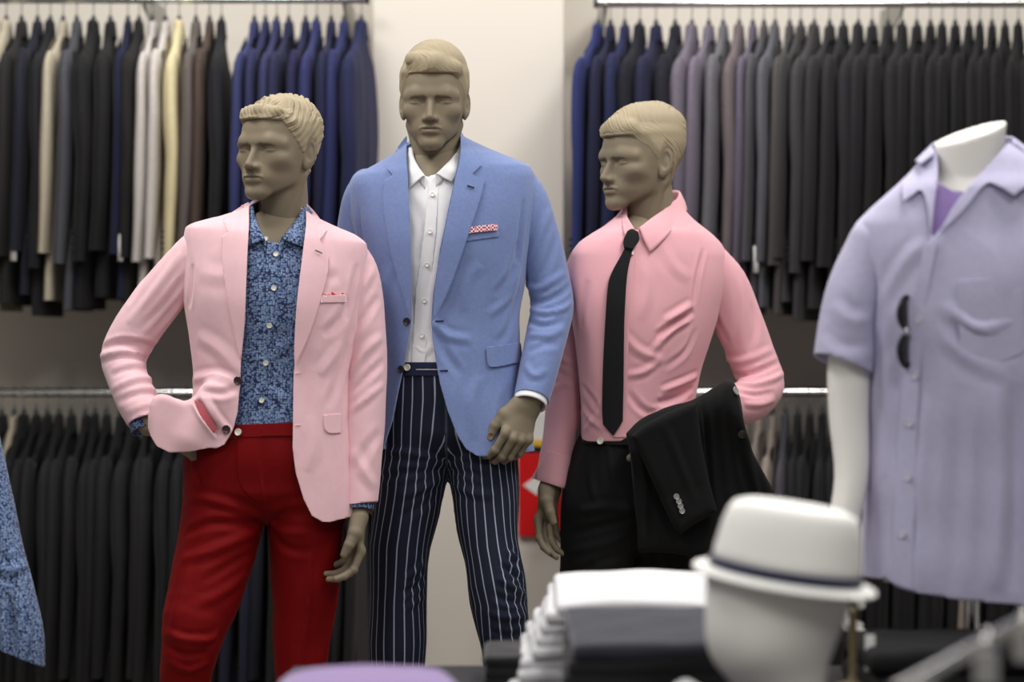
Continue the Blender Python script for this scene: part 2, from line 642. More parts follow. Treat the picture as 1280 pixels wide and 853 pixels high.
def hair_mesh(style):
    front = {'spiky': 0.170, 'parted': 0.169, 'swept': 0.166}[style]
    side = {'spiky': 0.100, 'parted': 0.112, 'swept': 0.108}[style]
    crown = {'spiky': 0.008, 'parted': 0.024, 'swept': 0.022}[style]
    temple = {'spiky': 0.150, 'parted': 0.156, 'swept': 0.150}[style]

    def f(P):
        x, y, z = P[:, 0], P[:, 1], P[:, 2]
        g = hairline(P, front, side, temple)
        th = 0.0045 * sstep((g + 0.004) / 0.030) + crown * sstep((z - 0.155) / 0.06) * (1 - 0.45 * np.clip(x / 0.075, -1, 1) ** 2) + 0.006 * sstep((z - 0.12) / 0.05) * sstep((y - 0.02) / 0.05)
        th = np.maximum(th, 0.0055 * sstep((g + 0.004) / 0.008) * sstep((-y - 0.040) / 0.025))
        c = head_core(P) - th
        if style == 'spiky':
            roll = cap(P, (-0.046, -0.060, 0.186), (0.0, -0.073, 0.187), 0.011, 0.0125)
            roll = smin(roll, cap(P, (0.0, -0.073, 0.187), (0.046, -0.060, 0.186), 0.0125, 0.011), 0.01)
            c = smin(c, roll, 0.018)
        elif style == 'parted':
            # heavy roll combed over from the part on its right side
            roll = cap(P, (-0.046, -0.058, 0.200), (0.006, -0.072, 0.189), 0.017, 0.0185)
            roll = smin(roll, cap(P, (0.006, -0.072, 0.189), (0.058, -0.046, 0.180), 0.0185, 0.016), 0.02)
            c = smin(c, roll, 0.014)
        else:
            roll = cap(P, (-0.046, -0.056, 0.184), (0.0, -0.071, 0.186), 0.016, 0.0185)
            roll = smin(roll, cap(P, (0.0, -0.071, 0.186), (0.046, -0.056, 0.184), 0.0185, 0.016), 0.014)
            c = smin(c, roll, 0.016)
        return smax(c, -g * 0.8, 0.004)
    V, T = snet(f, (-0.10, -0.12, 0.03), (0.10, 0.14, 0.26), 0.0018)
    _, G = grad(f, V); G /= np.linalg.norm(G, axis=1, keepdims=True) + 1e-9
    x, y, z = V.T
    ax = np.abs(x)
    top = sstep((z - 0.168 + 0.2 * np.maximum(0, y)) / 0.020) * sstep((0.080 - ax) / 0.02)
    wob = wave(V, 9, 3) * 0.006 + wave(V, 26, 5) * 0.0012
    rim = sstep(hairline(V, front, side, temple) / 0.006)
    if style == 'spiky':
        # thick locks, brushed forward and aside in front, back over the ears
        fr = sstep((-y - 0.025) / 0.03)
        sx = (1 - fr) * (x * 0.62 + 0.78 * (y + 0.06)) + fr * (x * 1.15 + (z - 0.18) * 0.7) + wob
        ss = (z - 0.1) * 0.66 - 0.62 * (y - 0.01) * np.where(y < 0.06, 1, 0.4) + wob
        d = 0
        for s, wgt in ((sx, top), (ss, 1 - top)):
            ph = s / 0.0145
            lock = np.abs(np.sin(ph * math.pi))
            d = d + wgt * (0.0056 * (lock ** 0.7 - 0.55) + 0.0010 * np.sin(ph * 2 * math.pi * 2.6 + wave(V, 12, 9) * 2))
        d = d * (0.7 + 0.5 * wave(V, 18, 31)) + 0.0012 * wave(V, 22, 11)
    else:
        if style == 'parted':
            sx = (y * 0.72 + 0.70 * x) + wob * 0.8
        else:
            sx = x * 0.55 + (z - 0.15) * 0.5 + 0.45 * y + wob
        ss = (z - 0.1) * 0.72 + 0.62 * (y - 0.01) + wob
        cut = np.clip(wave(V, 11, 21) * 1.3 + 0.55, 0.12, 1)
        d = 0
        for s, wgt in ((sx, top), (ss, 1 - top)):
            ph = s / 0.0062
            d = d + wgt * (np.abs(np.sin(ph * math.pi)) - 0.6 + 0.3 * np.sin(ph * 4.2 + wave(V, 15, 8)))
        d = 0.0012 * cut * d
    V = V + G * (d * (0.3 + 0.7 * rim))[:, None]
    return V, T


def hand_prims(curl, spread, thumb, s=1.0, mirror=1):
    """hand in its own frame: wrist at 0, fingers towards -z, back of the hand towards -y, thumb towards +x*mirror."""
    Ls = [(0.044, 0.026, 0.021), (0.048, 0.030, 0.022), (0.045, 0.028, 0.021), (0.036, 0.021, 0.019)]
    base = [(0.030, -0.004, -0.092), (0.0095, -0.007, -0.097), (-0.0105, -0.005, -0.093), (-0.029, -0.001, -0.084)]
    rad = [0.0092, 0.0094, 0.0089, 0.0078]
    segs = []
    for i in range(4):
        p = np.array(base[i]); a = 0.0
        tilt = spread[i]
        pts = [p.copy()]; rr = [rad[i] * 1.08]
        for j in range(3):
            a += curl[i][j]
            d = np.array([math.sin(tilt) * math.cos(a), math.sin(a), -math.cos(a) * math.cos(tilt)])
            p = p + d * Ls[i][j]
            pts.append(p.copy()); rr.append(rad[i] * (0.98, 0.90, 0.74)[j])
        segs.append((np.array(pts), rr))
    tb, t1, t2, t3 = [np.array(q, float) for q in thumb]
    segs.append((np.array([tb, t1, t2, t3]), [0.0155, 0.0128, 0.0105, 0.0082]))
    M = np.diag([mirror * s, s, s])
    return [(p @ M, [q * s for q in r]) for p, r in segs], M, s


def hand_f(P, prims):
    segs, M, s = prims
    mir = np.sign(M[0, 0])
    Q = P.copy(); Q[:, 0] *= mir
    Q = Q / s
    # palm: wrist to knuckles, flat
    f = ecap(Q, (0, 0, 0.04), (0, 0.0, -0.010), (0.0275, 0.0215), (0.0275, 0.0200), (1, 0, 0))
    pal = ecap(Q, (0.001, 0.0, -0.012), (0.0005, -0.001, -0.080), (0.030, 0.0165), (0.0395, 0.0128), (1, 0, 0))
    f = smin(f, pal, 0.018)
    f = smin(f, ell(Q, (0.020, 0.010, -0.042), (0.018, 0.013, 0.030)), 0.012)
    f = f * s
    fin = None
    for i, (pts, rr) in enumerate(segs):
        d = None
        for j in range(3):
            e = cap(P, pts[j], pts[j + 1], rr[j], rr[j + 1])
            d = e if d is None else smin(d, e, 0.003 * s)
        k = cap(P, pts[1], pts[1] + 1e-4, rr[1] * 1.06)           # knuckle
        d = smin(d, k, 0.004 * s)
        if i < 4:
            f = smin(f, ell(P, pts[0] + np.array([0, -0.002 * s, 0.002 * s]), (0.0095 * s, 0.0085 * s, 0.012 * s)), 0.008 * s)
        fin = (d if fin is None else smin(fin, d, 0.0012 * s))
        if i == 4:
            f = smin(f, d, 0.014 * s)
    f = smin(f, fin, 0.006 * s)
    # nail of the thumb and the fingers: a flattened bed near each tip
    for i, (pts, rr) in enumerate(segs):
        d = pts[3] - pts[2]; d /= np.linalg.norm(d)
        nb = np.array([0, -1.0, 0]) if i < 4 else np.array([0.35 * mir, -0.9, 0.0])
        nb = nb - (nb @ d) * d; nb /= np.linalg.norm(nb)
        c = pts[3] + nb * rr[3] * 1.02 - d * rr[3] * 0.05
        wv = np.cross(d, nb)
        Rm = np.stack([wv, nb, d], 1)
        f = smax(f, -ell(P, c, (rr[3] * 0.72, rr[3] * 0.22, rr[3] * 0.95), Rm), 0.0008)
    return f


def xform(f, M, t, s=1.0):
    """f defined in a local frame, evaluated in the world: world = M*s*local + t."""
    M = np.asarray(M, float); t = np.asarray(t, float)
    return lambda P: f(((P - t) @ M) / s) * s
# ------------------------------------------------------------------ materials of the scene
M_skin = plain('mannequin_paint', srgb(131, 120, 101), 0.6, spec=0.22, noise=0.02)
M_hair = plain('mannequin_hair_paint', srgb(161, 148, 123), 0.6, spec=0.2, noise=0.05)
M_white = plain('white_mannequin_gloss', srgb(244, 242, 236), 0.35, spec=0.45, noise=0.01)
M_pink = fabric('pink_cotton', srgb(238, 196, 204), sheen=0.3)
M_pinklining = fabric('pink_lining', srgb(196, 96, 106))
M_blue = fabric('blue_chambray', srgb(118, 136, 184), mottling=0.16, mott_scale=140, sheen=0.3)
M_red = fabric('red_sateen', srgb(115, 6, 10), rough=0.7, sheen=0.0, spec=0.12)
M_whitecloth = fabric('white_poplin', srgb(236, 236, 239), sheen=0.1)
M_whitestack = fabric('white_cotton', srgb(216, 216, 219), sheen=0.05)
M_black = fabric('black_wool', srgb(20, 20, 21), sheen=0.02, mottling=0.12)
M_tie = fabric('black_knit_tie', srgb(22, 22, 24), sheen=0.1, weave=600, bump=0.4)
M_lav = None
M_suit = fabric('suiting', None, objcol=True, mottling=0.10, sheen=0.04, mott_scale=120)
M_lining = fabric('jacket_lining', srgb(30, 30, 42), rough=0.5)
M_navytrim = fabric('navy_trim', srgb(28, 33, 62))
M_knit_dark = fabric('charcoal_knit', srgb(46, 48, 57))
M_knit_black = fabric('black_knit', srgb(24, 24, 27))
M_purple = fabric('purple_knit', srgb(150, 125, 178), sheen=0.4)
M_teepurple = fabric('violet_jersey', srgb(144, 122, 178))
M_chrome = plain('chrome', (0.90, 0.90, 0.89, 1), 0.16, metal=1.0, noise=0.0)
M_hook = plain('hook_steel', (0.25, 0.25, 0.24, 1), 0.3, metal=1.0, noise=0.0)
M_blackplastic = plain('black_plastic', srgb(20, 20, 21), 0.4)
M_brownbutton = plain('brown_horn', srgb(58, 34, 38), 0.3, noise=0.3, scale=200)
M_pearl = plain('pearl_button', srgb(222, 220, 205), 0.25, noise=0.1, scale=200)
M_greybutton = plain('grey_button', srgb(150, 150, 148), 0.25, noise=0.1, scale=200)
M_darkbutton = plain('dark_button', srgb(40, 38, 40), 0.25, noise=0.1, scale=200)
M_wall = plain('cream_wall_paint', srgb(232, 225, 214), 0.85, spec=0.2, noise=0.015, scale=3)
M_panel = plain('grey_wall_panel', srgb(128, 120, 110), 0.8, spec=0.2, noise=0.02, scale=3)
M_floor = plain('floor_tile', srgb(150, 142, 130), 0.4, noise=0.06, scale=6)
M_signred = plain('sign_red', srgb(214, 18, 22), 0.4, noise=0.0)
M_signwhite = plain('sign_white', srgb(238, 236, 232), 0.4, noise=0.0)
M_signyellow = plain('sign_yellow', srgb(235, 185, 60), 0.4, noise=0.0)
M_paper = plain('white_paper', srgb(240, 240, 238), 0.7, noise=0.0)
M_straw = plain('white_straw', srgb(246, 245, 242), 0.8, spec=0.2, noise=0.05, scale=300)
M_table = plain('black_laminate', srgb(34, 32, 35), 0.45)
M_oak = plain('olive_wood', srgb(96, 84, 58), 0.6, noise=0.2, scale=30)
M_lens = plain('dark_lens', srgb(24, 24, 28), 0.08, spec=0.8, noise=0.0)


def mat_floral(name, dark, light, cell=1 / 0.0051):
    m, nt, b = nodes_of(name)
    L = nt.links.new
    tc = N(nt, 'ShaderNodeTexCoord')
    v2 = N(nt, 'ShaderNodeTexVoronoi', feature='F1'); v2.inputs['Scale'].default_value = cell; v2.inputs['Randomness'].default_value = 0.75
    L(tc.outputs['Object'], v2.inputs['Vector'])
    r = N(nt, 'ShaderNodeMapRange'); r.inputs['From Min'].default_value = 0.66; r.inputs['From Max'].default_value = 0.48
    L(v2.outputs['Distance'], r.inputs['Value'])
    bw = N(nt, 'ShaderNodeSeparateColor'); L(v2.outputs['Color'], bw.inputs['Color'])
    lm = N(nt, 'ShaderNodeMix', data_type='RGBA')
    lm.inputs['A'].default_value = light[0]; lm.inputs['B'].default_value = light[1]
    L(bw.outputs['Red'], lm.inputs['Factor'])
    mx = N(nt, 'ShaderNodeMix', data_type='RGBA'); mx.inputs['A'].default_value = dark
    L(r.outputs['Result'], mx.inputs['Factor']); L(lm.outputs['Result'], mx.inputs['B'])
    L(mx.outputs['Result'], b.inputs['Base Color'])
    b.inputs['Roughness'].default_value = 0.85; b.inputs['Specular IOR Level'].default_value = 0.2
    b.inputs['Sheen Weight'].default_value = 0.1
    return m


M_floral = mat_floral('blue_floral_print', srgb(38, 47, 82), (srgb(86, 109, 152), srgb(136, 156, 190)))
M_floralred = mat_floral('red_floral_print', srgb(170, 30, 40), (srgb(240, 225, 225), srgb(215, 90, 90)), 1 / 0.006)


def mat_stripe(name, base, line, pitch, width, attr='stripe'):
    """woven pinstripes running down the cloth (the stripe position is stored on the mesh)."""
    m, nt, b = nodes_of(name)
    L = nt.links.new
    at = N(nt, 'ShaderNodeAttribute', attribute_name=attr)
    mu = N(nt, 'ShaderNodeMath', operation='DIVIDE'); mu.inputs[1].default_value = pitch
    L(at.outputs['Fac'], mu.inputs[0])
    fr = N(nt, 'ShaderNodeMath', operation='FRACT'); L(mu.outputs[0], fr.inputs[0])
    ab = N(nt, 'ShaderNodeMath', operation='SUBTRACT'); ab.inputs[1].default_value = 0.5; L(fr.outputs[0], ab.inputs[0])
    a2 = N(nt, 'ShaderNodeMath', operation='ABSOLUTE'); L(ab.outputs[0], a2.inputs[0])
    r = N(nt, 'ShaderNodeMapRange'); h = width / pitch / 2
    r.inputs['From Min'].default_value = h * 1.35; r.inputs['From Max'].default_value = h * 0.65
    L(a2.outputs[0], r.inputs['Value'])
    tc = N(nt, 'ShaderNodeTexCoord')
    ns = N(nt, 'ShaderNodeTexNoise'); ns.inputs['Scale'].default_value = 400; L(tc.outputs['Object'], ns.inputs['Vector'])
    mr = N(nt, 'ShaderNodeMapRange'); mr.inputs['To Min'].default_value = 0.85; mr.inputs['To Max'].default_value = 1.15
    L(ns.outputs['Fac'], mr.inputs['Value'])
    mx = N(nt, 'ShaderNodeMix', data_type='RGBA'); mx.inputs['A'].default_value = base; mx.inputs['B'].default_value = line
    L(r.outputs['Result'], mx.inputs['Factor'])
    hs = N(nt, 'ShaderNodeHueSaturation'); L(mr.outputs['Result'], hs.inputs['Value']); L(mx.outputs['Result'], hs.inputs['Color'])
    L(hs.outputs['Color'], b.inputs['Base Color'])
    b.inputs['Roughness'].default_value = 0.85; b.inputs['Specular IOR Level'].default_value = 0.2
    return m


M_pinstripe = mat_stripe('navy_pinstripe', srgb(30, 35, 52), srgb(160, 168, 186), 0.0178, 0.0021)


def mat_check(name, c1, c2, n, obj=True):
    m, nt, b = nodes_of(name)
    L = nt.links.new
    tc = N(nt, 'ShaderNodeTexCoord')
    ck = N(nt, 'ShaderNodeTexChecker'); ck.inputs['Scale'].default_value = n
    ck.inputs['Color1'].default_value = c1; ck.inputs['Color2'].default_value = c2
    L(tc.outputs['Object'], ck.inputs['Vector']); L(ck.outputs['Color'], b.inputs['Base Color'])
    b.inputs['Roughness'].default_value = 0.85
    return m


M_gingham = mat_check('red_gingham', srgb(190, 40, 70), srgb(235, 225, 232), 1 / 0.0042)
M_pinkcheck = fabric('pink_oxford', srgb(230, 172, 181), mottling=0.10, mott_scale=500, sheen=0.25)
M_lavbutton = plain('lavender_button', srgb(206, 202, 214), 0.4)
M_lav = fabric('lavender_linen', srgb(186, 183, 212), mottling=0.10, mott_scale=90, sheen=0.25, weave=500, bump=0.25)
# ------------------------------------------------------------------ garments
def torso_f(D, rows, xc, tilt=None, shear=0.0, n=2.3, back=1.0):
    """body of a garment: rows of (y in the photo, left, right, half depth[, offset towards the back])."""
    rows = [tuple(r) + ((0.0,) if len(r) == 4 else ()) for r in rows]
    z = np.array([Z(r[0], D) for r in rows])
    cx = smooth_table(z, [X((r[1] + r[2]) / 2, D) for r in rows])
    a = smooth_table(z, [(r[2] - r[1]) / 2 / FPX * D for r in rows])
    b = smooth_table(z, [r[3] for r in rows])
    yc = smooth_table(z, [r[4] for r in rows])
    x0 = X(xc, D)
    zt, zb = z.max(), z.min()
    tl = tilt if tilt is not None else ([zb, zt], [0, 0])

    def f(P):
        zz = P[:, 2] + np.interp(P[:, 2], tl[0], tl[1]) * (P[:, 0] - x0)
        A = np.interp(zz, *a); Bd = np.interp(zz, *b)
        dx = P[:, 0] - np.interp(zz, *cx)
        dy = P[:, 1] - D - np.interp(zz, *yc) - shear * dx
        Bd = np.where(dy > 0, Bd * back, Bd)
        r = ((np.abs(dx) / A) ** n + (np.abs(dy) / Bd) ** n) ** (1 / n)
        g = (r - 1) * np.minimum(A, Bd)
        return np.maximum(g, np.maximum(zz - zt, zb - zz))
    return f


def tilt_of(D, pairs):
    """pairs of (photo y, slope in pixels per pixel)."""
    p = sorted((Z(y, D), s) for y, s in pairs)
    return [q[0] for q in p], [q[1] for q in p]


def limb_f(D, pts, rad, flat=1.0, u=(1, 0, 0), sub=4):
    """limb through points (photo x, photo y, depth offset) with radii in photo pixels."""
    C = np.array([W(p[0], p[1], D + p[2]) for p in pts])
    r = np.array(rad, float) / FPX * D
    if flat != 1.0:
        rr = np.stack([r, r * flat], 1)
        return (lambda P: chain(P, C, rr, sub=sub, u=u)), C, r
    return (lambda P: chain(P, C, r, sub=sub)), C, r


def bounds(C, r, pad=0.02):
    m = np.max(r) + pad
    return C.min(0) - m, C.max(0) + m


def segs3(f, d0, d1, segs, n=9):
    """folds given as photo polylines, laid on the surface f: [(points, width m, height m)]."""
    out = []
    for pts, w, amp in segs:
        t = np.linspace(0, len(pts) - 1, n)
        c = spline(np.array(pts, float), t)
        D, _ = hit(f, c[:, 0], c[:, 1], d0, d1)
        out.append((np.stack([(c[:, 0] - 640) / FPX * D, D, CAMZ - (c[:, 1] - 426.5) / FPX * D], 1), w, amp))
    return out


def cloth(V, T, f, folds=(), seed=1, und=0.0016, uf=7.0):
    _, G = grad(f, V)
    G /= np.linalg.norm(G, axis=1, keepdims=True) + 1e-9
    V = fold(V, G, folds)
    d = und * wave(V, uf, seed)
    d += und * 0.55 * (0.6 - np.abs(wave(V * np.array([1.0, 1.0, 0.6]), 9.0, seed + 50))) 
    return V + G * d[:, None]


def sleeve(name, D, pts, rad, mat, parent, cuff=None, folds=(), h=0.005, flat=1.0, u=(1, 0, 0), seed=1, cut=None, und=0.0014, solid=0.003):
    f, C, r = limb_f(D, pts, rad, flat, u)
    lo, hi = bounds(C, r)
    V, T = snet(f, lo, hi, h)
    V = cloth(V, T, f, segs3(f, lo[1] - 0.02, hi[1], folds), seed, und)
    if cuff is None:
        c = C[-1]; d = C[-1] - C[-2]; d /= np.linalg.norm(d)
    else:
        c = W(cuff[0], cuff[1], D + cuff[2]); d = np.array(cuff[3], float); d /= np.linalg.norm(d)
    V, T = clip(V, T, -((V - c) @ d))
    if cut is not None:
        V, T = clip(V, T, cut(V))
    o = put(name, V, T, mat, parent, solid=solid)
    return o, f, C, r


def ring_cuff(name, C, r, mat, parent, length=0.02, grow=0.9, flare=1.0, thick=0.003, d=None, back=0.03):
    """shirt cuff: a short tube around the end of a sleeve axis."""
    d = (C[-1] - C[-2]) if d is None else np.asarray(d, float)
    d /= np.linalg.norm(d)
    u = np.cross(d, (0, 1, 0.2)); u /= np.linalg.norm(u); v = np.cross(d, u)
    n = 40; rows = []
    for s, k in ((-back, 1.0), (-back * 0.4, 1.0), (length * 0.6, 1.0 * flare), (length, 1.0 * flare), (length - 0.001, 0.93 * flare), (-back, 0.93)):
        t = np.linspace(0, 2 * math.pi, n, endpoint=False)
        rows.append(C[-1] + d * s + r * grow * k * (np.cos(t)[:, None] * u + np.sin(t)[:, None] * v))
    V = np.vstack(rows); F = []
    for i in range(len(rows) - 1):
        for j in range(n):
            F.append((i * n + j, i * n + (j + 1) % n, (i + 1) * n + (j + 1) % n, (i + 1) * n + j))
    return put(name, V, F, mat, parent)


def ribbon(name, rowsets, mat, parent, nu=48, nv=9, solid=0.0025, bulge=0.004, attr=None):
    """cloth band lofted between several 3D curves of equal point count."""
    curves = [spline(np.array(c, float), np.linspace(0, len(c) - 1, nu)) for c in rowsets]
    K = np.stack(curves)                               # rows, nu, 3
    tv = np.linspace(0, len(curves) - 1, nv)
    G = np.stack([spline(K[:, i], tv) for i in range(nu)], 0)   # nu, nv, 3
    V = G.reshape(-1, 3); F = []
    for i in range(nu - 1):
        for j in range(nv - 1):
            F.append((i * nv + j, i * nv + j + 1, (i + 1) * nv + j + 1, (i + 1) * nv + j))
    return put(name, V, F, mat, parent, solid=solid, offset=0.0)


def lathe(profile, n=24, axis=(0, 0, 1), at=(0, 0, 0)):
    """profile of (radius, height) turned about axis through at."""
    ax = np.asarray(axis, float); ax /= np.linalg.norm(ax)
    u = np.cross(ax, (0.31, 0.83, 0.47)); u /= np.linalg.norm(u); v = np.cross(ax, u)
    V = []; F = []
    t = np.linspace(0, 2 * math.pi, n, endpoint=False)
    for r, h in profile:
        V.append(np.asarray(at) + ax * h + r * (np.cos(t)[:, None] * u + np.sin(t)[:, None] * v))
    m = len(profile)
    for i in range(m - 1):
        for j in range(n):
            F.append((i * n + j, i * n + (j + 1) % n, (i + 1) * n + (j + 1) % n, (i + 1) * n + j))
    F.append(tuple(range(n))[::-1]); F.append(tuple((m - 1) * n + j for j in range(n)))
    return np.vstack(V), F


def button(parent, px, py, f, d0, d1, r, mat, lift=0.003, name='button'):
    D, _ = hit(f, [px], [py], d0, d1)
    c = W(px, py, D[0])
    _, G = grad(f, c[None]); nrm = G[0] / np.linalg.norm(G[0])
    c = c + nrm * lift
    prof = [(r * 0.9, -0.0015), (r, 0.0), (r, 0.0015), (r * 0.88, 0.0024), (r * 0.72, 0.0018), (r * 0.66, 0.0013), (r * 0.3, 0.0013)]
    V, F = lathe(prof, 20, nrm, c)
    # four thread holes, raised stitches
    V, F = list(V), list(F)
    return put(name, np.array(V), F, mat, parent, autosmooth=50)


def surf_piece(name, f, poly, d0, d1, mat, parent, lift=0.004, step=1.6, solid=0.0025, **kw):
    V, T = patch(f, poly, d0, d1, lift, step)
    return put(name, V, T, mat, parent, solid=solid, offset=1.0 if False else -1.0, **kw)


def body_mesh(parent, D, head, hands, coarse, mat):
    """the mannequin itself: head and neck, trunk and limbs, hands, one mesh."""
    parts = []
    hM, ht, hs = head
    V, T = HEAD
    parts.append((V @ (hM.T * hs) + ht, T))
    for f, lo, hi in coarse:
        parts.append(snet(f, lo, hi, 0.010, newton=1))
    for f, lo, hi in hands:
        parts.append(snet(f, lo, hi, 0.0017))
    V, T = join(parts)
    return put('body', V, T, mat, parent)


def hair_obj(parent, style, head, mat):
    hM, ht, hs = head
    V, T = hair_mesh(style)
    V = V * np.array([0.93, 1, 1])
    return put('hair', V @ (hM.T * hs) + ht, T, mat, parent)


def head_place(D, chin, top_px, yaw, pitch, roll, hs=1.0):
    """chin = (photo x, photo y) of the chin's underside in the middle of the face."""
    M = roty(R(roll)) @ rotz(R(yaw)) @ rotx(R(pitch))
    local = np.array([0, -0.03, 0.0])                        # a point under the chin
    neck = M @ (np.array([0, 0.038, -0.06]) * hs)
    y = D + 0.022 - neck[1]                                  # the neck stands in the middle of the collar
    t = W(chin[0], chin[1], y + (M @ (local * hs))[1]) - M @ (local * hs)
    return M, t, hs


HEAD = snet(head_f, (-0.115, -0.13, -0.17), (0.115, 0.14, 0.24), 0.0020)
HEAD[0][:, 0] *= np.interp(HEAD[0][:, 2], [-0.12, -0.04], [1.0, 0.925])


def pent(px, py, D, dy=0.0):
    return W(px, py, D + dy)


def on(f, px, py, d0, d1, lift=0.0):
    D, _ = hit(f, [px], [py], d0, d1)
    return W(px, py, D[0] - lift)


def collar(name, f, d0, d1, D, fold, edge, mat, parent, lift=0.006, stand=0.028):
    """turned-down collar: (photo x, photo y[, depth]) of the fold line and of the outer edge, front to back to front."""
    def p3(q, l):
        return W(q[0], q[1], D + q[2]) if len(q) > 2 else on(f, q[0], q[1], d0, d1, l)
    Fo = [p3(q, lift + 0.004) for q in fold]
    Ed = [p3(q, lift) for q in edge]
    c = np.mean(Fo, axis=0)
    inn = []
    for q in Fo:
        w = q.copy(); w[2] -= stand
        dirv = c - w; dirv[2] = 0; dirv /= np.linalg.norm(dirv) + 1e-9
        inn.append(w + dirv * 0.001)
    up = [q + np.array([0, 0, 0.0015]) for q in Fo]
    mid = [(a * 0.55 + b * 0.45) + (lambda o: o / (np.linalg.norm(o) + 1e-9) * 0.005)(np.array([(a[0] + b[0]) / 2 - c[0], (a[1] + b[1]) / 2 - c[1], 0])) for a, b in zip(Fo, Ed)]
    return ribbon(name, [inn, up, mid, Ed], mat, parent, nu=64, nv=14)


def trousers_f(D, waist_rows, xc, legs, k=0.02, shear=0.0):
    """hips and two legs; legs = lists of (photo x, photo y, depth, radius px, depth radius factor)."""
    hip = torso_f(D, waist_rows, xc, shear=shear, n=2.2)
    L = []
    for leg in legs:
        C = np.array([W(p[0], p[1], D + p[2]) for p in leg])
        r = np.array([[p[3] / FPX * D, p[3] / FPX * D * p[4]] for p in leg])
        L.append((C, r))

    def leg_f(i):
        C, r = L[i]
        return lambda P: chain(P, C, r, sub=3, u=(1, 0, 0))
    fl = [leg_f(0), leg_f(1)]

    def f(P):
        a = smin(fl[0](P), fl[1](P), 0.012)
        return smin(hip(P), a, k)
    return f, L


def stripe_attr(V, L, D, xmid):
    """distance around each leg from its front crease, in metres of cloth."""
    out = np.zeros(len(V))
    left = V[:, 0] < xmid
    for i in (0, 1):
        C, r = L[i]
        o = np.argsort(C[:, 2])
        cx = np.interp(V[:, 2], C[o, 2], C[o, 0]); cy = np.interp(V[:, 2], C[o, 2], C[o, 1])
        rr = np.interp(V[:, 2], C[o, 2], r[o, 0])
        rr = np.maximum(rr, 0.052)
        a = np.arctan2(V[:, 0] - cx, -(V[:, 1] - cy))
        m = left if i == 0 else ~left
        out[m] = (a * rr)[m]
    return out + 0.0118


def shoe(ankle, yaw, mat, parent):
    M = rotz(yaw)
    def f(P):
        q = (P - ankle) @ M
        g = ecap(q, (0, 0.05, -0.062), (0, -0.17, -0.066), (0.036, 0.034), (0.040, 0.026), (1, 0, 0))
        g = smin(g, cap(q, (0, 0.0, 0.05), (0, 0.02, -0.04), 0.045, 0.045), 0.03)
        return np.maximum(g, -(q[:, 2] + 0.09))
    V, T = snet(f, ankle + np.array([-0.28, -0.28, -0.12]), ankle + np.array([0.28, 0.28, 0.12]), 0.008)
    V, T = clip(V, T, -(V[:, 2] - ankle[2] - 0.05))
    return put('shoe', V, T, mat, parent)
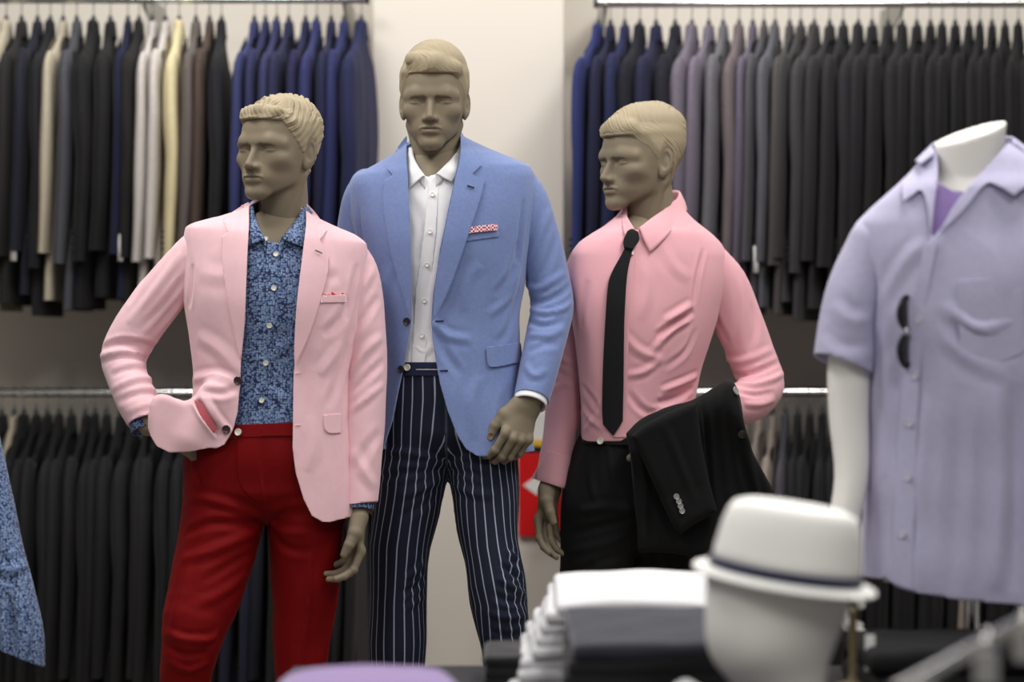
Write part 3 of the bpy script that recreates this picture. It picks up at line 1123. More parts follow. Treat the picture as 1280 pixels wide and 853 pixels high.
# ------------------------------------------------------------------ mannequin in the pink blazer
def mannequin_pink():
    D = 5.05
    root = empty('mannequin', (X(330, D), D, 0.0), 'grey-brown mannequin with sculpted wavy hair in pink blazer, floral shirt and red trousers', 'mannequin', 'dressed mannequins')
    d0, d1 = D - 0.32, D + 0.25
    rows = [(248, 326, 368, .045, .02), (256, 316, 378, .056, .015), (265, 304, 394, .064, .01), (276, 280, 418, .074), (287, 246, 447, .086), (296, 232, 458, .096),
            (312, 230, 460, .106), (345, 229, 459, .120), (385, 231, 453, .128), (430, 238, 446, .124), (470, 243, 441, .122),
            (520, 238, 443, .128), (570, 226, 448, .136), (620, 220, 452, .140), (665, 216, 454, .142)]
    tl = tilt_of(D, [(240, 0.09), (330, 0.09), (460, 0.0), (700, 0.0)])
    f0 = torso_f(D, rows, 345, tl)

    def f(P):                                            # jacket: the front quarter is pushed out by the hand in the pocket
        g = f0(P)
        px, py = pix(P)                                  # a flat hanging flap of cloth, 2 cm thick
        sd = -polysd(px, py, FLAP) / FPX * D
        dy = np.abs(P[:, 1] - (D - 0.128 + 0.25 * (P[:, 0] - X(235, D)))) - 0.012
        g = smin(g, smax(sd, dy, 0.02), 0.03)
        return smin(g, cap(P, W(268, 500, D - 0.104), W(240, 548, D - 0.118), 0.026, 0.026), 0.035)
    FLAP = curve2([(186, 506), (185, 540), (192, 575), (250, 580), (292, 570), (296, 520), (280, 480), (262, 479), (244, 496), (230, 500), (210, 492), (196, 492)], 2)
    V, T = snet(f, (X(160, D), D - 0.24, Z(672, D)), (X(480, D), D + 0.19, Z(244, D)), 0.0042)
    folds = segs3(f, d0, d1, [
        ([(296, 478), (270, 470), (236, 476)], .012, .004), ([(296, 486), (276, 492), (250, 488)], .010, -.004),
        ([(300, 470), (276, 440), (246, 420)], .018, .003), 
        ([(246, 500), (258, 522), (276, 545)], .008, -.014), ([(256, 496), (272, 522), (288, 542)], .008, .005),
        ([(437, 372), (424, 400), (404, 420)], .014, -.004), ([(436, 400), (420, 440), (400, 470)], .016, .004), ([(436, 430), (424, 470), (410, 510)], .014, -.003),
        ([(250, 340), (275, 345), (300, 335)], .020, .002), ([(425, 345), (405, 350), (395, 380)], .016, -.0025), ([(384, 590), (392, 560), (388, 520)], .018, .002),
        ([(240, 330), (238, 360), (236, 385)], .010, -.004), ([(447, 330), (440, 365), (432, 400)], .010, -.004)])
    V = cloth(V, T, f, folds, 3, 0.0016)
    px, py = pix(V)
    hem = np.interp(px, [180, 188, 196, 212, 236, 262, 284, 300, 330, 380, 392, 412, 440], [520, 545, 558, 566, 565, 560, 562, 570, 600, 640, 652, 653, 646])
    V, T = clip(V, T, hem - py)
    front = np.array([(311, 238), (311, 254), (309, 300), (306, 400), (301, 450), (300, 478), (297, 515), (290, 540), (280, 556), (268, 562), (262, 700), (420, 700), (404, 653), (390, 645), (380, 625),
                      (370, 592), (366, 560), (367, 470), (370, 440), (378, 330), (384, 272), (382, 238)], float)
    px, py = pix(V)
    g = np.where(V[:, 1] < D - 0.012, -polysd(px, py, front), 40.0)
    V, T = clip(V, T, g)
    px, py = pix(V)
    V, T = clip(V, T, py - 249.0 - np.where(V[:, 1] > D, 0, -30))
    jk = put('blazer', V, T, M_pink, root, solid=0.004)

    # sleeves
    s1 = [(262, 300, .0), (238, 326, .0), (207, 364, .005), (176, 405, .012), (156, 440, .012), (158, 468, -.015), (171, 500, -.045), (186, 532, -.07)]
    r1 = [24, 28, 30, 30.5, 29, 26, 25, 22]
    fo = [([(226, 316), (195, 360), (160, 405)], .012, .004), ([(232, 345), (205, 380), (172, 415)], .010, -.004), ([(232, 372), (212, 398), (190, 425)], .010, .004),
          ([(124, 436), (150, 428), (180, 430), (196, 436)], .009, -.006), ([(126, 446), (152, 440), (186, 444)], .010, .007), ([(138, 470), (162, 462), (186, 462)], .010, -.004),
          ([(140, 486), (170, 474), (198, 474)], .010, .004), ([(146, 502), (180, 492), (206, 496)], .010, -.004), ([(156, 515), (186, 505), (206, 508)], .010, .003), ([(215, 300), (190, 335), (160, 380)], .012, -.003)]
    sleeve('sleeve', D, s1, r1, M_pink, jk, folds=fo, seed=5, cuff=(178, 529, -.06, (0.28, -0.3, -0.86)))
    s2 = [(438, 314, .005), (449, 340, .005), (454, 380, .005), (457, 440, .0), (456, 500, -.012), (454, 560, -.025), (450, 634, -.045)]
    r2 = [20, 23, 26, 27, 26, 24.5, 22]
    fo2 = [([(468, 335), (452, 362), (436, 395)], .012, .004), ([(474, 370), (456, 395), (438, 420)], .012, -.004), ([(478, 420), (456, 440), (436, 470)], .012, .0045),
           ([(481, 450), (460, 470), (438, 492)], .010, -.004), ([(480, 480), (458, 498), (438, 515)], .010, .0035), ([(440, 560), (455, 590), (470, 610)], .014, .003), ([(476, 540), (460, 560), (444, 590)], .014, -.003)]
    sleeve('sleeve', D, s2, r2, M_pink, jk, folds=fo2, seed=6, cuff=(450, 630, -.045, (-0.02 + 0.12, -0.1, -0.95)))
    # lapels with collar
    fs = lambda P: f(P)

    def lift_l(a, b):
        def l(px, py):
            e = np.clip((px - a) / (b - a), 0, 1)
            return 0.005 + 0.006 * np.sin(e * math.pi / 2)
        return l
    lap1 = [(311, 252, 1), (292, 264), (279, 274, 1), (284, 290, 1), (277, 297, 1), (278, 330), (284, 375), (292, 415), (300, 452, 1), (303, 430), (306, 390), (309, 320), (311, 280)]
    surf_piece('lapel', fs, curve2(lap1, 5), d0, d1, M_pink, jk, lift_l(278, 308))
    lap2 = [(381, 252, 1), (396, 268), (409, 288, 1), (400, 300, 1), (411, 322, 1), (409, 345), (398, 385), (384, 425), (368, 458, 1), (368, 430), (371, 380), (378, 320), (383, 275)]
    surf_piece('lapel', fs, curve2(lap2, 5), d0, d1, M_pink, jk, lift_l(408, 372))
    surf_piece('buttonhole', fs, [(394, 312), (403, 316), (403, 317.5), (394, 313.5)], d0, d1, M_brownbutton, jk, 0.0135, 0.8, 0.001)
    # welt pocket with square, side pocket flap
    surf_piece('breast_pocket', fs, [(401, 370), (433, 368), (433, 378), (401, 379)], d0, d1, M_pink, jk, 0.005)
    surf_piece('pocket_square', fs, [(402, 372), (403, 366), (409, 368), (415, 365), (420, 368), (426, 366), (433, 367), (433, 370)], d0, d1, M_floralred, jk, 0.004)
    surf_piece('pocket_flap', fs, curve2([(405, 519, 1), (427, 517, 1), (427, 541, 1), (414, 542), (407, 538), (405, 530)], 4), d0, d1, M_pink, jk, 0.004)
    surf_piece('pocket_opening', f, curve2([(243, 500, 1), (254, 507), (270, 534), (267, 541, 1), (253, 525)], 4), d0, d1, M_pinklining, jk, 0.002)
    for (bx, by) in ((298, 476), (283, 537)):
        button(jk, bx, by, f, d0, d1, 0.0092, M_brownbutton)
    for by in (466, 531):
        surf_piece('buttonhole', fs, [(369, by), (376, by - 0.5), (376, by + 1), (369, by + 1.5)], d0, d1, M_pink, jk, 0.002, 0.8, 0.001)

    # shirt
    fsh = lambda P: f0(P) + 0.014
    V, T = snet(fsh, (X(225, D), D - 0.15, Z(560, D)), (X(465, D), D + 0.15, Z(246, D)), 0.006)
    fsg = segs3(fsh, d0, d1, [([(320, 330), (345, 350), (360, 340)], .015, .002), ([(312, 440), (330, 450), (362, 430)], .014, .003), ([(308, 500), (330, 490), (362, 500)], .012, .003),
                              ([(330, 400), (345, 420), (366, 415)], .012, -.002), ([(306, 520), (318, 505), (322, 480)], .010, .003)])
    V = cloth(V, T, fsh, fsg, 8, 0.0016)
    px, py = pix(V)
    neck = np.interp(px, [310, 322, 329, 340, 351, 366, 384], [262, 282, 300, 303, 303, 286, 268])
    V, T = clip(V, T, np.where(V[:, 1] < D + 0.01, py - neck, py - 268))
    px, py = pix(V)
    V, T = clip(V, T, 548 - py)
    sh = put('shirt', V, T, M_floral, root, solid=0.002)
    surf_piece('placket', fsh, [(334, 303), (352, 304), (342, 400), (338, 470), (328, 533), (311, 533), (320, 470), (326, 400)], d0, d1, M_floral, sh, 0.002)
    collar('collar', fsh, d0, d1, D,
           [(331, 301), (322, 282), (317, 266, -.035), (319, 252, .02), (348, 243, .075), (376, 254, .02), (374, 270, -.035), (360, 290), (351, 300)],
           [(310, 308), (307, 290), (305, 272, -.055), (307, 258, .02), (348, 252, .095), (387, 262, .02), (388, 276, -.055), (384, 298), (379, 309)], M_floral, sh)
    for bx, by in ((332, 300), (345, 319), (342.5, 361), (337, 407), (332.5, 454), (327.5, 501)):
        button(sh, bx, by, fsh, d0, d1, 0.0058, M_pearl, 0.006)

    # trousers
    wr = [(520, 246, 436, .112, .0), (545, 240, 438, .118, .0), (580, 232, 438, .126, .005), (610, 232, 436, .126, .01), (635, 250, 425, .10, .01), (650, 285, 390, .06, .01)]
    legs = [[(285, 560, .0, 52, 1.1), (282, 620, -.005, 53, 1.12), (276, 665, -.02, 51, 1.12), (258, 735, -.06, 46, 1.1), (240, 795, -.10, 37.5, 1.1), (231, 860, -.07, 31, 1.15), (228, 950, .0, 29, 1.2), (226, 1040, .05, 26, 1.2), (226, 1125, .08, 25, 1.25)],
            [(388, 560, .0, 50, 1.1), (386, 620, .0, 49, 1.12), (382, 665, .0, 47, 1.12), (382, 750, .005, 41, 1.1), (376, 830, .005, 33, 1.1), (376, 920, .0, 30, 1.15), (376, 1030, .0, 26, 1.2), (376, 1132, .0, 25, 1.25)]]
    ft, L = trousers_f(D, wr, 340, legs, k=0.014)
    V, T = snet(ft, (X(180, D), D - 0.28, 0.02), (X(455, D), D + 0.22, Z(518, D)), 0.0065)
    tf = segs3(ft, d0, d1 + .1, [
        ([(330, 650), (300, 636), (262, 625), (238, 622)], .012, .005), ([(328, 655), (296, 655), (262, 655), (230, 668)], .012, -.006), ([(326, 664), (296, 676), (262, 690), (226, 700)], .014, .006), ([(318, 690), (290, 705), (250, 730)], .012, -.004),
        ([(310, 715), (280, 740), (240, 760)], .014, .004), ([(206, 790), (230, 800), (262, 800), (274, 790)], .010, .006), ([(206, 806), (230, 818), (262, 816)], .010, -.006), ([(208, 826), (236, 838), (262, 828)], .010, .005),
        ([(334, 650), (352, 664), (385, 668)], .012, .004), ([(336, 664), (356, 684), (390, 690)], .012, -.004), ([(338, 640), (362, 632), (400, 630)], .014, .003),
        ([(322, 550), (324, 590), (330, 625), (334, 648)], .006, .004), ([(240, 700), (226, 745), (212, 790)], .012, .003), ([(246, 566), (246, 590), (252, 612)], .008, -.003), ([(388, 690), (386, 750), (378, 830)], .007, .004)])
    V = cloth(V, T, ft, tf, 11, 0.002)
    px, py = pix(V)
    V, T = clip(V, T, py - (530 - (px - 330) * 0.03))
    V, T = clip(V, T, V[:, 2] - 0.035)
    tr = put('trousers', V, T, M_red, root, solid=0.003)
    surf_piece('waistband', ft, [(262, 532.5), (300, 531), (366, 528.5), (420, 527), (420, 543), (366, 545), (300, 547), (262, 549)], d0, d1, M_red, tr, 0.004)
    surf_piece('fly', ft, curve2([(322, 546, 1), (296, 546, 1), (297, 590), (306, 615), (328, 632, 1), (326, 600), (323, 570)], 4), d0, d1, M_red, tr, 0.0025)
    button(tr, 299, 541, ft, d0, d1, 0.0078, M_pearl, 0.008)

    # body
    hd = head_place(D, (335, 250), 122, -28, 1, 1.5, 1.0)
    hair_obj(root, 'spiky', hd, M_hair)
    thumb = [(.020, .006, -.020), (.036, .016, -.050), (.040, .028, -.078), (.036, .036, -.100)]
    pr = hand_prims([(.35, .55, .35), (.45, .60, .40), (.50, .62, .40), (.55, .60, .40)], [.03, 0, -.03, -.06], thumb, 0.94, -1)
    pr2 = hand_prims([(.35, .45, .25)] * 4, [.03, 0, -.03, -.06], thumb, 0.94, 1)
    # left hand hangs with the thumb to the front
    ez = np.array([0.06, 0.10, 1.0]); ez /= np.linalg.norm(ez)
    ey = np.array([-0.86, -0.30, 0.0]); ey -= (ey @ ez) * ez; ey /= np.linalg.norm(ey)
    M1 = np.stack([np.cross(ey, ez), ey, ez], 1)
    t1 = W(448, 640, D - 0.045)
    h1 = xform(lambda P: hand_f(P, pr), M1, t1)
    # right hand in the trouser pocket, finger tips showing below the blazer
    ez = np.array([-0.90, 0.12, 0.40]); ez /= np.linalg.norm(ez)
    ey = np.array([0.15, 1.0, 0.0]); ey -= (ey @ ez) * ez; ey /= np.linalg.norm(ey)
    M2 = np.stack([np.cross(ey, ez), ey, ez], 1)
    t2 = W(212, 540, D - 0.062)
    h2 = xform(lambda P: hand_f(P, pr2), M2, t2)
    bx = lambda t: (t - 0.21, t + 0.21)
    arm1, C1, ra = limb_f(D, s1, np.array(r1) * 0.62)
    arm2, C2, rb = limb_f(D, s2, np.array(r2) * 0.66)
    trunk = lambda P: smin(smin(f0(P) + 0.030, arm1(P), 0.02), arm2(P), 0.02)
    body_mesh(root, D, hd, [(h1,) + bx(t1), (h2,) + bx(t2)],
              [(trunk, np.array([X(100, D), D - .2, Z(560, D)]), np.array([X(500, D), D + .2, Z(262, D)])),
               (lambda P: ft(P) + 0.012, np.array([X(180, D), D - .28, 0.08]), np.array([X(460, D), D + .22, Z(545, D)]))], M_skin)
    # shirt cuffs
    d = (C1[-1] - C1[-2])
    ring_cuff('shirt_cuff', [W(172, 516, D - .055), W(180, 533, D - .063)], 0.030, M_floral, sh, 0.010, 1.0, d=(0.28, -0.3, -0.86))
    ring_cuff('shirt_cuff', [W(450, 620, D - .043), W(449, 630, D - .045)], 0.033, M_floral, sh, 0.010, 1.0)
    for leg in L:
        shoe(leg[0][-1] * np.array([1, 1, 0]) + np.array([0, -0.0, 0.09]), 0.0, M_black, root)
    return root
# ------------------------------------------------------------------ mannequin in the blue blazer
def mannequin_blue():
    D = 5.25
    base = 0.10
    root = empty('mannequin', (X(555, D), D, base), 'grey-brown mannequin with side-parted hair in blue blazer, white shirt and pinstriped trousers', 'mannequin', 'dressed mannequins')
    d0, d1 = D - 0.32, D + 0.25
    rows = [(166, 520, 572, .045, .03), (176, 508, 588, .056, .022), (186, 496, 606, .066, .014), (197, 476, 628, .078), (207, 456, 648, .090), (215, 442, 662, .098),
            (230, 437, 668, .108), (262, 438, 670, .122), (305, 446, 664, .130), (350, 454, 657, .127), (400, 462, 650, .122), (450, 465, 650, .126),
            (500, 463, 656, .134), (545, 458, 664, .140), (580, 455, 670, .142)]
    tl = tilt_of(D, [(160, -0.06), (260, -0.06), (400, 0.0), (640, 0.0)])
    f = torso_f(D, rows, 552, tl)
    V, T = snet(f, (X(420, D), D - 0.20, Z(586, D)), (X(690, D), D + 0.19, Z(164, D)), 0.0044)
    folds = segs3(f, d0, d1, [
        ([(541, 402), (560, 420), (590, 425)], .012, .003), ([(541, 410), (556, 440), (575, 470)], .012, -.003), ([(648, 300), (640, 340), (620, 370)], .012, -.004), ([(650, 330), (638, 370), (610, 395)], .012, .003),
        ([(650, 360), (636, 410), (620, 430)], .012, -.003), ([(655, 250), (650, 290), (646, 330)], .009, -.005), ([(448, 260), (452, 300), (458, 330)], .009, -.005), ([(600, 470), (590, 500), (592, 550)], .016, .0025),
        ([(480, 440), (476, 480), (470, 520)], .016, .003), ([(600, 330), (585, 350), (580, 390)], .016, .002), ([(490, 330), (480, 360), (478, 400)], .016, .002), ([(640, 480), (630, 515), (632, 560)], .016, -.003)])
    V = cloth(V, T, f, folds, 13, 0.0016)
    px, py = pix(V)
    hem = np.interp(px, [440, 478, 490, 545, 575, 600, 620, 680], [566, 562, 560, 560, 564, 571, 571, 562])
    V, T = clip(V, T, hem - py)
    front = np.array([(508, 150), (508, 190), (511, 260), (514, 340), (514, 400), (506, 450), (497, 490), (490, 525), (481, 552), (476, 620), (610, 620), (598, 571), (583, 562), (572, 545),
                      (560, 515), (550, 480), (543, 440), (539, 404), (541, 370), (550, 310), (568, 225), (577, 180), (577, 150)], float)
    px, py = pix(V)
    V, T = clip(V, T, np.where(V[:, 1] < D - 0.012, -polysd(px, py, front), 40.0))
    px, py = pix(V)
    V, T = clip(V, T, py - 167.0 + np.where(V[:, 1] > D, 0, 30))
    jk = put('blazer', V, T, M_blue, root, solid=0.004)
    # sleeves
    s2 = [(646, 226, .005), (661, 250, .005), (674, 300, .005), (684, 345, .005), (690, 378, .0), (686, 405, -.02), (677, 445, -.06), (664, 498, -.10)]
    r2 = [21, 24, 27, 27.5, 27, 26, 25, 22]
    fo2 = [([(648, 350), (670, 362), (690, 352), (708, 340)], .010, .004), ([(650, 368), (676, 378), (700, 368), (714, 356)], .009, -.005), ([(654, 384), (680, 392), (704, 386), (716, 376)], .009, .005),
           ([(658, 400), (680, 408), (706, 400)], .009, -.005), ([(660, 418), (684, 420), (706, 412)], .010, .004), ([(660, 440), (680, 432), (700, 430)], .010, -.003), ([(690, 260), (672, 300), (655, 340)], .012, .003),
           ([(698, 290), (684, 330), (664, 356)], .012, -.003), ([(655, 455), (668, 470), (684, 462)], .010, .003), ([(668, 225), (664, 262), (660, 300)], .012, .002)]
    sleeve('sleeve', D, s2, r2, M_blue, jk, folds=fo2, seed=15, cuff=(663, 499, -.10, (-0.24, -0.55, -0.95)))
    s1 = [(458, 232, .005), (449, 258, .005), (444, 310, .01), (447, 360, .02), (452, 410, .02), (456, 470, .01), (456, 540, .0)]
    r1 = [21, 23, 25, 26, 26, 25, 23]
    sleeve('sleeve', D, s1, r1, M_blue, jk, folds=[([(424, 300), (445, 330), (466, 340)], .012, .004), ([(424, 330), (445, 352), (466, 366)], .012, -.004)], seed=16)

    def lift_l(a, b):
        def l(px, py):
            e = np.clip((px - a) / (b - a), 0, 1)
            return 0.005 + 0.006 * np.sin(e * math.pi / 2)
        return l
    lap1 = [(509, 168, 1), (496, 186), (483, 210, 1), (491, 219, 1), (480, 226, 1), (479, 255), (488, 315), (502, 365), (513, 400, 1), (514, 360), (513, 300), (510, 230), (508, 190)]
    surf_piece('lapel', f, curve2(lap1, 5), d0, d1, M_blue, jk, lift_l(480, 511))
    lap2 = [(576, 164, 1), (586, 180), (602, 207, 1), (590, 218, 1), (606, 226, 1), (600, 250), (580, 310), (560, 365), (541, 402, 1), (545, 350), (556, 290), (568, 230), (575, 195)]
    surf_piece('lapel', f, curve2(lap2, 5), d0, d1, M_blue, jk, lift_l(604, 562))
    surf_piece('buttonhole', f, [(584, 231), (593, 234), (593, 236), (584, 233)], d0, d1, M_navytrim, jk, 0.0125, 0.8, 0.001)
    surf_piece('breast_pocket', f, [(574, 294), (623, 288), (624, 296), (575, 303)], d0, d1, M_blue, jk, 0.0025)
    surf_piece('pocket_square', f, [(575, 291), (577, 286), (600, 282), (620, 280), (623, 283), (622, 288), (576, 293)], d0, d1, M_gingham, jk, 0.007)
    surf_piece('pocket_flap', f, curve2([(608, 434, 1), (651, 428, 1), (652, 450), (640, 455), (620, 459), (611, 457), (609, 445)], 4), d0, d1, M_blue, jk, 0.006)
    for bx, by in ((550, 401), (555, 463)):
        surf_piece('buttonhole', f, [(bx - 6, by), (bx + 5, by - 0.5), (bx + 5, by + 1.5), (bx - 6, by + 1.5)], d0, d1, M_navytrim, jk, 0.002, 0.8, 0.001)
    for bx, by in ((509, 402), (502, 462)):
        button(jk, bx, by, f, d0, d1, 0.0085, M_darkbutton)

    # shirt
    fsh = lambda P: f(P) + 0.016
    V, T = snet(fsh, (X(430, D), D - 0.15, Z(478, D)), (X(675, D), D + 0.15, Z(164, D)), 0.006)
    fsg = segs3(fsh, d0, d1, [([(518, 250), (530, 290), (520, 330)], .014, -.003), ([(516, 370), (522, 400), (516, 430)], .012, -.004), ([(548, 330), (538, 370), (536, 410)], .014, .002),
                              ([(516, 430), (530, 440), (540, 430)], .010, .003), ([(556, 250), (552, 290), (545, 330)], .014, .002)])
    V = cloth(V, T, fsh, fsg, 18, 0.0018)
    px, py = pix(V)
    neck = np.interp(px, [505, 512, 525, 535, 543, 552, 566, 578], [185, 205, 219, 221, 221, 214, 196, 182])
    V, T = clip(V, T, np.where(V[:, 1] < D + 0.01, py - neck, py - 180))
    px, py = pix(V)
    V, T = clip(V, T, 470 - py)
    sh = put('shirt', V, T, M_whitecloth, root, solid=0.002)
    surf_piece('placket', fsh, [(537, 220), (549, 217), (545, 290), (538, 360), (531, 455), (514, 455), (520, 360), (530, 290)], d0, d1, M_whitecloth, sh, 0.0015)
    collar('collar', fsh, d0, d1, D,
           [(531, 221), (522, 208), (516, 192, -.03), (518, 176, .03), (544, 165, .085), (572, 172, .03), (572, 190, -.03), (556, 208), (545, 219)],
           [(510, 237), (508, 215), (506, 195, -.05), (507, 182, .03), (544, 174, .105), (582, 178, .03), (582, 194, -.05), (576, 212), (565, 228)], M_whitecloth, sh)
    for bx, by in ((541, 244), (537.5, 290), (534, 331), (531, 376), (528, 420)):
        button(sh, bx, by, fsh, d0, d1, 0.0052, M_signwhite, 0.004)
    ring_cuff('shirt_cuff', [W(671, 486, D - .092), W(663.5, 500, D - .102)], 0.0375, M_whitecloth, sh, 0.012, 1.0, d=(-0.24, -0.55, -0.95))

    # trousers
    wr = [(440, 476, 648, .112, .0), (465, 474, 650, .116, .0), (500, 470, 654, .124, .005), (535, 468, 652, .122, .01), (560, 480, 644, .10, .01), (578, 515, 612, .06, .01)]
    legs = [[(520, 500, .0, 48, 1.15), (517, 560, .0, 47, 1.2), (511, 610, .0, 45, 1.25), (501, 680, .0, 38, 1.3), (497, 750, .005, 36, 1.3), (497, 830, .01, 35, 1.3), (497, 920, .03, 33, 1.3), (497, 1020, .05, 31, 1.3), (497, 1060, .05, 31, 1.3)],
            [(600, 500, .0, 47, 1.15), (602, 560, .0, 46, 1.2), (606, 610, -.01, 42.5, 1.25), (612, 680, -.035, 36, 1.3), (625, 755, -.06, 35, 1.3), (633, 830, -.03, 29, 1.35), (638, 920, .03, 28, 1.35), (640, 1020, .07, 28, 1.35), (640, 1060, .07, 28, 1.35)]]
    ft, L = trousers_f(D, wr, 560, legs, k=0.014)
    V, T = snet(ft, (X(430, D), D - 0.26, 0.11), (X(690, D), D + 0.24, Z(440, D)), 0.0065)
    xm = X(559, D)
    st = stripe_attr(V, L, D, xm)
    tf = segs3(ft, d0, d1 + .1, [
        ([(556, 582), (535, 572), (505, 566), (480, 566)], .010, .005), ([(556, 588), (530, 590), (500, 592), (474, 600)], .010, -.005), ([(553, 600), (530, 610), (500, 622)], .012, .005), ([(548, 620), (525, 634), (498, 648)], .012, -.003),
        ([(562, 582), (582, 572), (610, 566), (640, 562)], .010, .004), ([(562, 590), (585, 592), (615, 596)], .010, -.004), ([(566, 606), (588, 616), (620, 620)], .012, .004), ([(540, 470), (548, 520), (556, 575)], .006, .004),
        ([(632, 690), (646, 700), (650, 716)], .010, .006), ([(625, 706), (640, 716), (654, 728)], .009, -.006), ([(622, 722), (640, 734), (658, 744)], .009, .006), ([(616, 744), (638, 752), (660, 756)], .010, -.005), ([(610, 768), (636, 772), (660, 770)], .010, .004), ([(612, 790), (634, 796), (652, 792)], .010, -.003),
        ([(530, 700), (520, 715), (505, 725)], .010, .004), ([(532, 720), (520, 735), (500, 742)], .010, -.004), ([(532, 745), (518, 755), (505, 765)], .010, .003)])
    V = cloth(V, T, ft, tf, 21, 0.002)
    px, py = pix(V)
    V, T, st = clip(V, T, py - 453, st)
    V, T, st = clip(V, T, V[:, 2] - 0.14, st)
    tr = put('trousers', V, T, M_pinstripe, root, solid=0.003, attr={'stripe': st})
    surf_piece('waistband', ft, [(480, 453.5), (511, 453), (546, 453), (600, 453), (640, 453), (640, 468), (546, 470), (511, 470), (480, 470)], d0, d1, M_navytrim, tr, 0.004)
    surf_piece('waistband_piping', ft, [(520, 461.5), (546, 461.5), (560, 461.5), (560, 463), (546, 463), (520, 463)], d0, d1, M_greybutton, tr, 0.0075, 0.8, 0.001)
    button(tr, 511, 460, ft, d0, d1, 0.0078, M_pearl, 0.008)

    hd = head_place(D, (541, 187), 49, -3, 4, 0, 1.0)
    hair_obj(root, 'parted', hd, M_hair)
    thumb = [(.020, .006, -.020), (.040, .012, -.048), (.048, .022, -.078), (.047, .030, -.104)]
    pr = hand_prims([(.45, .70, .35), (.55, .75, .40), (.60, .72, .40), (.60, .65, .40)], [.05, .02, -.01, -.04], thumb, 0.98, -1)
    ez = np.array([0.34, 0.30, 1.0]); ez /= np.linalg.norm(ez)
    ey = np.array([-0.42, 1.0, 0.0]); ey -= (ey @ ez) * ez; ey /= np.linalg.norm(ey)
    M1 = np.stack([np.cross(ey, ez), ey, ez], 1)
    t1 = W(660, 502, D - 0.104)
    h1 = xform(lambda P: hand_f(P, pr), M1, t1)
    thumb2 = [(.020, .006, -.020), (.036, .016, -.050), (.040, .028, -.078), (.036, .036, -.100)]
    pr2 = hand_prims([(.35, .5, .35)] * 4, [.03, 0, -.03, -.06], thumb2, 0.95, 1)
    ey = np.array([1.0, 0.1, 0]); M2 = np.stack([np.cross(ey, (0, 0, 1)), ey, (0, 0, 1)], 1)
    t2 = W(456, 560, D - 0.0)
    h2 = xform(lambda P: hand_f(P, pr2), M2, t2)
    bx = lambda t: (t - 0.21, t + 0.21)
    arm1, C1, ra = limb_f(D, s1, np.array(r1) * 0.62)
    arm2, C2, rb = limb_f(D, s2, np.array(r2) * 0.66)
    trunk = lambda P: smin(smin(f(P) + 0.032, arm1(P), 0.02), arm2(P), 0.02)
    body_mesh(root, D, hd, [(h1,) + bx(t1), (h2,) + bx(t2)],
              [(trunk, np.array([X(410, D), D - .2, Z(480, D)]), np.array([X(730, D), D + .2, Z(178, D)])),
               (arm1, np.array([X(410, D), D - .2, Z(572, D)]), np.array([X(500, D), D + .2, Z(475, D)])), (arm2, np.array([X(630, D), D - .2, Z(510, D)]), np.array([X(720, D), D + .2, Z(475, D)])),
               (lambda P: ft(P) + 0.012, np.array([X(430, D), D - .28, 0.15]), np.array([X(690, D), D + .24, Z(470, D)]))], M_skin)
    for leg in L:
        shoe(leg[0][-1] * np.array([1, 1, 0]) + np.array([0, -0.0, 0.09 + base]), 0.0, M_black, root)
    # low plinth it stands on
    pl = empty('display_plinth', (X(565, D), D, 0), 'low black plinth under the mannequin in the blue blazer', 'plinth')
    put_box('plinth_box', (X(565, D) - 0.38, D - 0.33, 0.0), (X(565, D) + 0.38, D + 0.28, base), M_table, pl, bev=0.004)
    return root, pl
